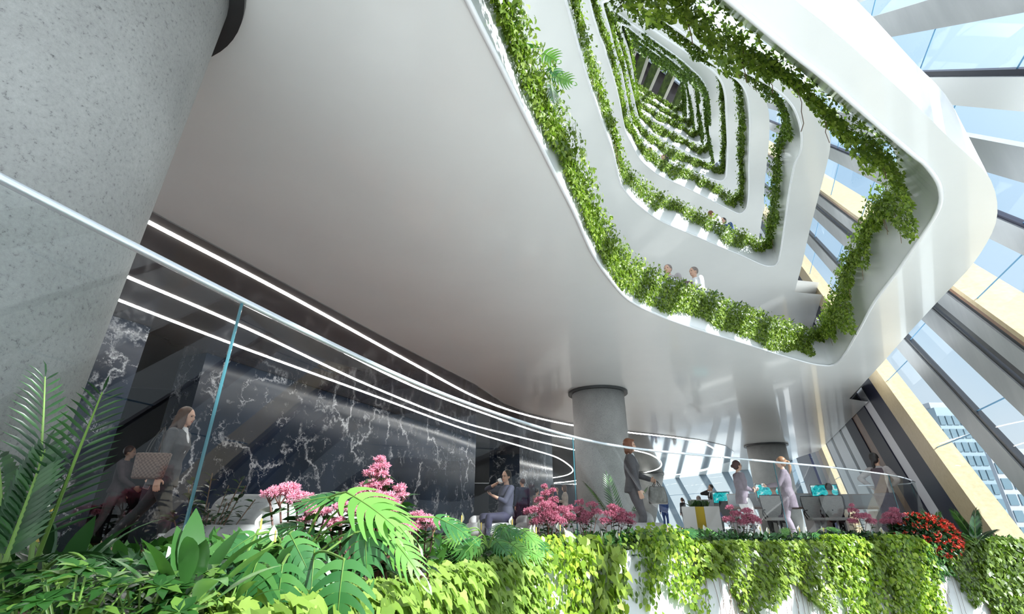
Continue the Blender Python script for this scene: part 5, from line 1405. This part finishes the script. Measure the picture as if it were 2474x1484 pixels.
def screenmat():
    m = bpy.data.materials.new('screen_teal'); m.use_nodes = True; nt = m.node_tree; b = nt.nodes['Principled BSDF']
    v = texco(m, (1, 1, 1)); r = ramp(m, noise(m, v, 5.5, 4, .6, 1.2), [(0.36, (0.01, 0.03, 0.16)), (0.44, (0.0, 0.38, 0.42)), (0.55, (0.02, 0.55, 0.58)), (0.66, (0.75, 0.88, 0.88))])
    b.inputs['Roughness'].default_value = .2; lk(m, r.outputs[0], b.inputs['Base Color']); lk(m, r.outputs[0], b.inputs['Emission Color']); b.inputs['Emission Strength'].default_value = .45
    return m
M_screen = screenmat()
def monitor(loc, rz, label, w=.62):
    r = empty('monitor', loc, rz); tag(r, label, 'monitor', 'desktop computers on the window desks')
    V = MB(); V.box((0, 0, .36), (w, .03, .44), bev=.008); c = V.build('casing', M_alu, r)
    V = MB(); V.box((0, -.017, .39), (w - .02, .006, .35)); V.build('bezel', M_black, r)
    V = MB(); V.box((0, -.0205, .39), (w - .05, .002, .32)); V.build('screen', M_screen, r)
    V = MB(); V.lathe([(.012, 0), (.012, .004)], n=16); V.v = [Vector((a[0], -.018 - a[2], .175 + a[1])) for a in V.v]; V.build('badge', M_black, r)
    V = MB(); V.box((0, .03, .09), (.16, .012, .18)); V.box((0, .0, .006), (.18, .18, .01)); V.build('stand', M_alu, r)
    V = MB(); V.box((0, -.22, .008), (.42, .12, .012), bev=.003); k_ = V.build('keyboard', M_wht, None); k_.location = Vector(loc); k_.rotation_euler = (0, 0, rz)
    tag(k_, 'white keyboard in front of the ' + label.replace('desktop computer with teal screen', 'monitor'), 'keyboard', 'keyboards')
    return r
def office_chair(loc, rz, label, mat=None):
    r = empty('office_chair', loc, rz); tag(r, label, 'chair', 'grey mesh office chairs'); mat = mat or F_dkgrey
    V = MB(); rounded(V, (0, 0, .47), (.48, .46, .07), bev=.03); V.build('seat', mat, r, smooth=True)
    V = MB(); pts = []
    prof = [(-.13, .0), (-.20, .12), (-.235, .25), (-.245, .42), (-.235, .50), (.235, .50), (.245, .42), (.235, .25), (.20, .12), (.13, .0)]
    n = len(prof); vs = [Vector((x, .0 - .06 * (1 - (x / .25) ** 2) * 0 + .25 + .05 * (z - .2), .50 + z)) for x, z in prof]
    V.add(vs + [v + Vector((0, .02, 0)) for v in vs], [tuple(range(n)), tuple(range(2 * n - 1, n - 1, -1))] + [(i, n + i, n + (i + 1) % n, (i + 1) % n) for i in range(n)]); V.build('backrest', mat, r)
    V = MB(); V.tube([v + Vector((0, .01, 0)) for v in vs], .013, 6, closed=True); V.build('back_frame', M_black, r, smooth=True)
    for s in (-1, 1):
        V = MB(); V.tube([Vector((s * .24, .1, .47)), Vector((s * .29, .1, .58)), Vector((s * .29, .08, .66)), Vector((s * .29, -.14, .67))], .014, 6); V.build('armrest', M_black, r, smooth=True)
    V = MB(); V.tube([Vector((0, 0, .44)), Vector((0, 0, .1))], .025, 10); V.build('column', M_alu, r, smooth=True)
    for i in range(5):
        a = 2 * PI * i / 5; V = MB(); V.tube([Vector((0, 0, .11)), Vector((math.cos(a) * .28, math.sin(a) * .28, .07))], [.022, .012], 6); l = V.build('leg', M_black, r, smooth=True)
        V = MB(); ell(V, (math.cos(a) * .28, math.sin(a) * .28, .03), (.03, .03, .03), n=10, m=6); V.build('castor', M_black, l, smooth=True)
    return r
p = at_y(1895, 1232, 13.6); a_ = math.radians(-6)
desk((p.x, p.y, FLOOR), a_, 2.6, 'long dark wood desk with frosted partition behind the ponytail woman')
p2 = at_y(2062, 1232, 13.9)
desk((p2.x + .1, p2.y, FLOOR), math.radians(-22), 1.7, 'dark wood desk with pale partition at the right, in front of the facade')
p3 = at_y(1742, 1236, 17.5)
desk((p3.x, p3.y, FLOOR), math.radians(-5), 1.8, 'dark wood desk behind the phone caller, left of the white trousers')
q = at_y(1862, 1232, 13.4); monitor((q.x, q.y, FLOOR + .75), a_ + .15, 'desktop computer with teal screen behind the ponytail woman')
q = at_y(2003, 1232, 13.6); monitor((q.x, q.y, FLOOR + .75), math.radians(-20), 'desktop computer with teal screen behind the man in navy at right', w=.66)
q = at_y(1748, 1236, 17.2); monitor((q.x, q.y, FLOOR + .75), a_ + .1, 'desktop computer with teal screen left of the white trousers', w=.60)
q = at_y(1877, 1240, 12.4); office_chair((q.x, q.y, FLOOR), math.radians(-8) , 'grey office chair of the worker behind the ponytail woman')
q = at_y(2018, 1240, 12.5); office_chair((q.x, q.y, FLOOR), math.radians(-28), 'grey mesh office chair of the man in navy at right')
q = at_y(1985, 1240, 13.1); office_chair((q.x - .2, q.y - .2, FLOOR), math.radians(-10), 'empty grey office chair tucked under the desk, left of the man in navy')
q = at_y(1762, 1240, 16.2); office_chair((q.x, q.y, FLOOR), math.radians(-20), 'dark office chair under the desk left of the white trousers', mat=principled('chair_black', (.02, .02, .022), .6))
# cabinets with yellow niche and a grass trough
M_yel = principled('niche_yellow', (0.62, 0.46, 0.02), .45)
q = at_y(1683, 1240, 15.5); r = empty('cabinet', (q.x, q.y, FLOOR), math.radians(-15)); tag(r, 'white office cabinet with a yellow open niche left of the phone caller', 'cabinet')
V = MB(); V.box((-.22, 0, .41), (.36, .42, .82), bev=.005); V.box((.42, 0, .41), (.42, .42, .82), bev=.005); V.build('body', M_wht, r)
V = MB(); V.box((.085, .03, .41), (.25, .36, .81)); V.box((.085, -.02, .36), (.25, .40, .02)); V.build('niche', M_yel, r)
q = at_y(1688, 1226, 16.4); r = empty('grass_trough', (q.x, q.y, FLOOR)); tag(r, 'white trough of green grass on the divider behind the cabinet', 'planter')
V = MB(); V.box((0, 0, .42), (.6, .25, .84)); V.build('trough', M_wht, r)
P = np.stack([RNG.uniform(-.28, .28, 500), RNG.uniform(-.1, .1, 500), np.full(500, .84)], -1)
scatter('grass', P, np.array([[0, 0, 1.0]]) + rnd(500, .25), rnd(500), .22 * RNG.uniform(.6, 1, 500), T_LANCE, G_mid, r, 1.5)

# ================================================================ more planting that stands beside the furniture
p = at_y(490, 1290, 3.3)
rt = empty('leafy_shrub', (p.x, p.y, FLOOR)); tag(rt, 'dark feathery shrub behind the first glass joint, left of the lounge chair', 'plant')
n = 900; S = MB(); PP = []; TT = []
for i in range(16):
    a = 2 * PI * i / 16 + random.uniform(-.2, .2); d = Vector((math.cos(a) * random.uniform(.12, .45), math.sin(a) * random.uniform(.12, .45), 1)); ln = random.uniform(.45, .72)
    pts = along((0, 0, 0.0), d, 8, .35, ln); S.tube(pts, .004, 4)
    for j in range(26):
        t = .25 + .75 * j / 25; q = pts[min(int(t * 8), 7)].lerp(pts[min(int(t * 8) + 1, 8)], t * 8 - int(t * 8)); b = random.uniform(0, 2 * PI)
        PP.append(tuple(q)); TT.append((math.cos(b), math.sin(b), random.uniform(.0, .7)))
scatter('foliage', np.array(PP), np.array(TT), np.array([[0, 0, 1.0]]) + rnd(len(PP), .3), .075, T_LANCE, G_dark, rt, 3.2); S.build('stems', M_twig, rt)
p = at_y(1500, 1250, 9.6)
palm((p.x, p.y, FLOOR), 'feathery palm between the middle column and the business woman', [((0, 0, .1), (-.45, 0, 1), 1.1, .26, .6), ((0, 0, .1), (-.9, .1, 1), 1.0, .26, .9), ((0, 0, .1), (-.1, .2, 1), 1.15, .26, .4), ((0, 0, .1), (-1.2, -.1, .8), .9, .24, .9), ((0, 0, .1), (.4, 0, 1), 1.0, .24, .7)], mat=G_mid, leafw=1.3)

# flowers and lilies of the right half
def sh(px, Y): # soil height under the row
    return at_y(px, 1300, Y).z
flower_shrub('large deep pink flowering bush in front of the coffee group', gp(1325, 1330, 3.9), [(1322, 1194, 3.9, .045), (1306, 1210, 3.9, .045), (1340, 1210, 3.9, .045), (1322, 1226, 3.85, .075), (1290, 1236, 3.85, .06), (1358, 1236, 3.9, .065), (1325, 1250, 3.85, .09), (1378, 1228, 3.95, .03), (1278, 1238, 3.85, .05), (1345, 1262, 3.85, .07), (1300, 1262, 3.85, .06), (1375, 1250, 3.9, .05), (1316, 1176, 3.9, .022), (1336, 1186, 3.9, .025)], mat=P_rose, per=700, petal=.013)
flower_shrub('deep pink flowers in front of the long pale sofa, left group', gp(1415, 1330, 4.3), [(1402, 1216, 4.3, .045), (1398, 1235, 4.3, .06), (1415, 1248, 4.3, .07), (1430, 1222, 4.3, .05), (1440, 1240, 4.3, .06), (1408, 1262, 4.3, .07), (1380, 1255, 4.3, .05)], mat=P_rose, per=600, petal=.013)
flower_shrub('deep pink flowers in front of the long pale sofa, right group', gp(1485, 1330, 4.5), [(1480, 1228, 4.5, .055), (1475, 1245, 4.5, .07), (1495, 1240, 4.5, .07), (1500, 1258, 4.5, .08), (1520, 1248, 4.5, .05), (1522, 1264, 4.5, .05), (1462, 1262, 4.5, .06)], mat=P_rose, per=600, petal=.013)
flower_shrub('deep pink flower bush in front of the woman in white trousers', gp(1785, 1330, 5.6), [(1765, 1228, 5.6, .05), (1778, 1245, 5.6, .07), (1805, 1238, 5.6, .07), (1812, 1255, 5.6, .09), (1760, 1258, 5.6, .07), (1825, 1262, 5.6, .07), (1795, 1265, 5.6, .07)], mat=P_rose, per=450, petal=.016)
flower_shrub('deep pink flower bush below the right office chair', gp(2070, 1330, 6.8), [(2060, 1235, 6.8, .06), (2072, 1250, 6.8, .08), (2090, 1250, 6.8, .08), (2060, 1262, 6.8, .07), (2105, 1262, 6.8, .07), (2058, 1222, 6.8, .03)], mat=P_rose, per=450, petal=.018)
flower_shrub('deep pink flower bush at the foot of the woman in the slate skirt', gp(2160, 1330, 7.2), [(2160, 1235, 7.2, .07), (2150, 1248, 7.2, .09), (2175, 1250, 7.2, .09), (2165, 1262, 7.2, .10), (2140, 1262, 7.2, .08), (2192, 1262, 7.2, .08)], mat=P_rose, per=450, petal=.018)
# red flowering bush
b = Vector(gp(2235, 1312, 7.2)); r = empty('red_flowering_bush', tuple(b)); tag(r, 'red flowering bush with dark leaves beside the curved rail end', 'flowering plant')
n = 1500; D3 = norm(rnd(n) + np.array([0, -.4, .4])); Pq = D3 * np.array([.42, .30, .28]) * RNG.uniform(.75, 1, n)[:, None] + np.array([0, 0, .05])
scatter('foliage', Pq, D3 + rnd(n, .5), rnd(n) + np.array([0, -1, 1]), .07, T_LEAF, G_dark, r)
n = 1300; C3 = norm(rnd(260) + np.array([.2, -.7, .5])) * np.array([.44, .32, .30]) + np.array([0, 0, .06]); C3 = np.repeat(C3, 5, 0); scatter('blossoms', C3, norm(C3) * .5 + rnd(n, .7), rnd(n), .04, T_LEAF, P_red, r)['kind'] = 'stuff'
# peace lilies in a row
LIL = [(745, 1.5, 'white lily just right of the low pink flowers, beside the first monstera'), (1045, 2.2, 'pair of white lilies right of the tall pink spire'), (1100, 2.4, 'white lily in front of the dark marble wall end'), (1155, 2.7, 'tall group of white lilies left of the seated woman'), (1225, 3.0, 'white lilies below the seated woman'), (1290, 3.3, 'lily clump left below the deep pink bush'),
       (1365, 3.6, 'lily clump right below the deep pink bush'), (1430, 3.9, 'dark lily clump in front of the long pale sofa, left'), (1490, 4.1, 'dark lily clump in front of the long pale sofa, right'), (1560, 4.5, 'lily clump below the handbag'), (1625, 4.8, 'lily clump in front of the man in blue suit'), (1700, 5.2, 'lily clump in front of the yellow niche'), (1760, 5.5, 'lily clump below the man on the phone'),
       (1850, 5.9, 'lily clump between the two chatting women'), (1915, 6.2, 'lily clump below the ponytail woman'), (1975, 6.4, 'lily clump left of the right office chair'), (2040, 6.7, 'lily clump below the right office chair'), (2120, 7.0, 'lily clump left of the slate skirt'), (2190, 7.2, 'lily clump right of the slate skirt'), (2310, 7.4, 'lily clump on the rim right of the red bush')]
for i, (x, Y, lab) in enumerate(LIL):
    hgt = min(.13 + .016 * Y, .25)
    base = at_y(x, 1300, Y); bz = (-.14 - .022 * Y)
    peace_lily((base.x, base.y, bz - .08), lab, n=12, h=hgt, wdt=.034 + .004 * Y, flowers=[1, 2, 3, 1][i % 4], mat=[G_dark, G_mid][i % 2], seed=40 + i, fl=[tuple(at_y(x + random.uniform(-25, 25), (1275 if x < 1250 else 1294) + random.uniform(-12, 10), Y)) for dx in range(3)])
# ferny split leaf plants between them
for i, (x, Y, lab) in enumerate([(1180, 2.5, 'light green split leaf plant left of the yellow green clump'), (1230, 2.8, 'split leaf plant with pale leaves under the seated woman'), (1600, 4.6, 'feathery split leaf plant below the handbag'), (1730, 5.3, 'feathery split leaf plant below the white sheet'), (1960, 6.3, 'feathery split leaf plant below the empty office chair'), (2110, 6.9, 'broad feathery plant between the two rightmost pink bushes')]):
    b = at_y(x, 1325, Y); rg = random.Random(60 + i); L_ = []
    s_ = .075 + .012 * Y
    for q in range(9):
        px_ = x + rg.uniform(-55, 55) * (1.2 if i < 2 else 1); py_ = 1278 + rg.uniform(-2, 30) if i >= 2 else 1258 + rg.uniform(0, 70)
        L_.append((px_, py_, Y + rg.uniform(-.2, .1), s_ * rg.uniform(.8, 1.2), ((px_ - x) / 60, -.4, rg.uniform(-.6, .1)), (rg.uniform(-.2, .2), -.6, .8), .9, [G_mon, G_monl, G_mid][(q + i) % 3]))
    monstera(lab, tuple(b), L_, name='split_leaf_plant', group='split leaf plants in the right half of the planter')
# small palms near the gold beam
b = at_y(2355, 1305, 7.0); palm(tuple(b), 'small dark palm in front of the gold beam', [((0, 0, -.05), (-.3, 0, 1), .42, .13, .4), ((0, 0, -.05), (.3, 0, 1), .42, .13, .5), ((0, 0, -.05), (.9, 0, .8), .36, .12, .6), ((0, 0, -.05), (-.9, -.1, .7), .36, .12, .6), ((0, 0, -.05), (.0, -.3, .9), .34, .12, .3)], leafw=1.8)
b = at_y(2262, 1290, 7.6); palm(tuple(b), 'small light green palm at the curved rail end', [((0, 0, -.05), (-.2, 0, 1), .34, .12, .4), ((0, 0, -.05), (.3, 0, 1), .34, .12, .5), ((0, 0, -.05), (.7, 0, .8), .3, .1, .6)], mat=G_mid, leafw=1.8)

# ================================================================ taller plants in the planter of the first ring
def ring_pt(px, py, dz=.75, k=0, inn=.25):
    """planting bed of ring k nearest to the line of sight"""
    q = at_z(px, py, H[k] + dz); i = min(range(len(RIM_TOP[k])), key=lambda j: (RIM_TOP[k][j] + Vector((0, 0, dz)) - q).length)
    p = RIM_IN[k][i]; o = (outwards(RIM_IN[k], 1.0)[i] - p); return Vector((p.x, p.y, H[k] + .62)) + o * inn
def tuft(px, py, label, h=.34, mat=None, i=0, wd=.06, n=14):
    b = ring_pt(px, py); peace_lily(tuple(b), label, n=n, h=h, wdt=wd, flowers=0, mat=mat or G_mid, seed=100 + i, group='leafy plants standing in the first ring planter')
for i, (x, y, lab, h, m) in enumerate([(1240, 40, 'leafy plant at the top of the first ring planter, left side', .34, G_mid), (1275, 95, 'spiky plant just above the monstera on the first ring', .34, G_mid), (1335, 240, 'spiky plant below the monstera on the first ring', .40, G_dark), (1365, 320, 'broad tuft half way down the left side of the first ring', .34, G_mid),
        (1395, 400, 'tuft of leaves on the lower left side of the first ring', .32, G_mid), (1440, 480, 'tuft of leaves above the left corner of the first ring', .32, G_dark), (1480, 560, 'tuft of leaves at the left corner of the first ring', .36, G_dark), (1530, 610, 'dark leaves just right of the left corner of the first ring', .36, G_dark),
        (1575, 640, 'dark leaves left of the folder holder on the first ring', .36, G_mid), (1630, 670, 'dark leaves in front of the folder holder on the first ring', .34, G_dark), (1710, 695, 'dark leaves right of the folder holder on the first ring', .36, G_dark), (1770, 715, 'dark leaves in the middle of the far side of the first ring', .36, G_mid),
        (1830, 735, 'dark leaves further right on the far side of the first ring', .36, G_dark), (1890, 760, 'dark leaves near the right corner of the first ring', .36, G_dark), (1940, 780, 'dark leaves at the right corner of the first ring', .36, G_dark)]):
    tuft(x, y, lab, h, m, i, wd=.055, n=16)
b = ring_pt(1318, 160)
r = empty('monstera', tuple(b)); tag(r, 'bright monstera standing out against the ceiling on the left side of the first ring', 'plant')
for (px, py, ln, tip, nr, mt) in [(1312, 128, .20, (.35, .3, .1), (-.2, -.5, -.8), G_monl), (1325, 165, .16, (.6, .1, -.6), (.2, -.7, -.5), G_mon), (1345, 185, .15, (.8, .2, -.2), (.1, -.6, -.7), G_monl), (1330, 205, .17, (.2, .2, -.9), (.6, -.7, -.2), G_dark)]:
    p = at_y(px, py, b.y - .1) - b; V = MB(); monstera_leaf(V, p, tip, nr, ln, ln * .95, droop=.15); o = V.build('leaf', [mt, M_stem], r, smooth=True)
    V = MB(); V.tube([Vector((0, 0, -.05)), p * .5, p], .004, 5); V.build('petiole', M_stem, o)
# ================================================================ light, sky, camera
w = bpy.data.worlds.new('sky'); bpy.context.scene.world = w; w.use_nodes = True
nt = w.node_tree; bg = nt.nodes['Background']
tc = nt.nodes.new('ShaderNodeTexCoord'); sep = nt.nodes.new('ShaderNodeSeparateXYZ')
nt.links.new(tc.outputs['Generated'], sep.inputs[0])
r = nt.nodes.new('ShaderNodeValToRGB'); nt.links.new(sep.outputs['Z'], r.inputs['Fac'])
e = r.color_ramp.elements; e[0].position = 0.0; e[0].color = (0.80, 0.88, 0.93, 1); e[1].position = 0.75; e[1].color = (0.40, 0.66, 0.95, 1)
x = e.new(0.3); x.color = (0.62, 0.80, 0.97, 1)
nz = nt.nodes.new('ShaderNodeTexNoise'); nz.inputs['Scale'].default_value = 2.2; nz.inputs['Detail'].default_value = 6
nt.links.new(tc.outputs['Generated'], nz.inputs['Vector'])
r2 = nt.nodes.new('ShaderNodeValToRGB'); nt.links.new(nz.outputs['Fac'], r2.inputs['Fac'])
e = r2.color_ramp.elements; e[0].position = .45; e[0].color = (0, 0, 0, 1); e[1].position = .75; e[1].color = (.8, .8, .8, 1)
mx = nt.nodes.new('ShaderNodeMix'); mx.data_type = 'RGBA'
nt.links.new(r2.outputs[0], mx.inputs[0]); nt.links.new(r.outputs[0], mx.inputs[6]); mx.inputs[7].default_value = (1.0, 1.0, 1.0, 1)
# bright haze round the sun, added behind the viewer to fill the interior
SUN_TO = Vector((0.62, -0.55, 0.54)).normalized()
dt = nt.nodes.new('ShaderNodeVectorMath'); dt.operation = 'DOT_PRODUCT'; dt.inputs[1].default_value = tuple(SUN_TO)
nt.links.new(tc.outputs['Generated'], dt.inputs[0])
mr = nt.nodes.new('ShaderNodeMapRange'); mr.interpolation_type = 'SMOOTHSTEP'
mr.inputs['From Min'].default_value = 0.25; mr.inputs['From Max'].default_value = 1.0; mr.inputs['To Min'].default_value = 0.0; mr.inputs['To Max'].default_value = 1.3
nt.links.new(dt.outputs['Value'], mr.inputs['Value'])
gl_ = nt.nodes.new('ShaderNodeMix'); gl_.data_type = 'RGBA'; gl_.blend_type = 'ADD'; gl_.inputs[0].default_value = 1.0
cr = nt.nodes.new('ShaderNodeCombineColor')
for k_, f_ in (('Red', 1.0), ('Green', .98), ('Blue', .95)):
    m_ = nt.nodes.new('ShaderNodeMath'); m_.operation = 'MULTIPLY'; m_.inputs[1].default_value = f_
    nt.links.new(mr.outputs[0], m_.inputs[0]); nt.links.new(m_.outputs[0], cr.inputs[k_])
nt.links.new(mx.outputs[2], gl_.inputs[6]); nt.links.new(cr.outputs[0], gl_.inputs[7])
nt.links.new(gl_.outputs[2], bg.inputs['Color']); bg.inputs['Strength'].default_value = 0.68

sun = bpy.data.lights.new('sun', 'SUN'); sun.energy = 7.5; sun.angle = math.radians(0.8); sun.color = (1.0, 0.98, 0.95)
so = bpy.data.objects.new('sun', sun); COL.objects.link(so)
SUN_TO = Vector((0.62, -0.55, 0.54)).normalized()
so.rotation_euler = SUN_TO.to_track_quat('Z', 'Y').to_euler()
so.location = SUN_TO * 50

cam = bpy.data.cameras.new('camera'); co = bpy.data.objects.new('camera', cam); COL.objects.link(co)
cam.sensor_width = 36; cam.lens = 36 * F / 2474; cam.clip_start = 0.02; cam.clip_end = 2000
co.rotation_euler = (PI / 2 + PITCH, 0, 0)
sc = bpy.context.scene
sc.camera = co
sc.view_settings.view_transform = 'Standard'; sc.view_settings.look = 'None'; sc.view_settings.gamma = 1
sc.view_settings.use_curve_mapping = False
sc.view_settings.exposure = 0.55
sc.cycles.max_bounces = 8; sc.cycles.transparent_max_bounces = 14; sc.cycles.diffuse_bounces = 4; sc.cycles.glossy_bounces = 3
sc.cycles.use_adaptive_sampling = True; sc.cycles.adaptive_threshold = 0.02
sc.cycles.use_denoising = True
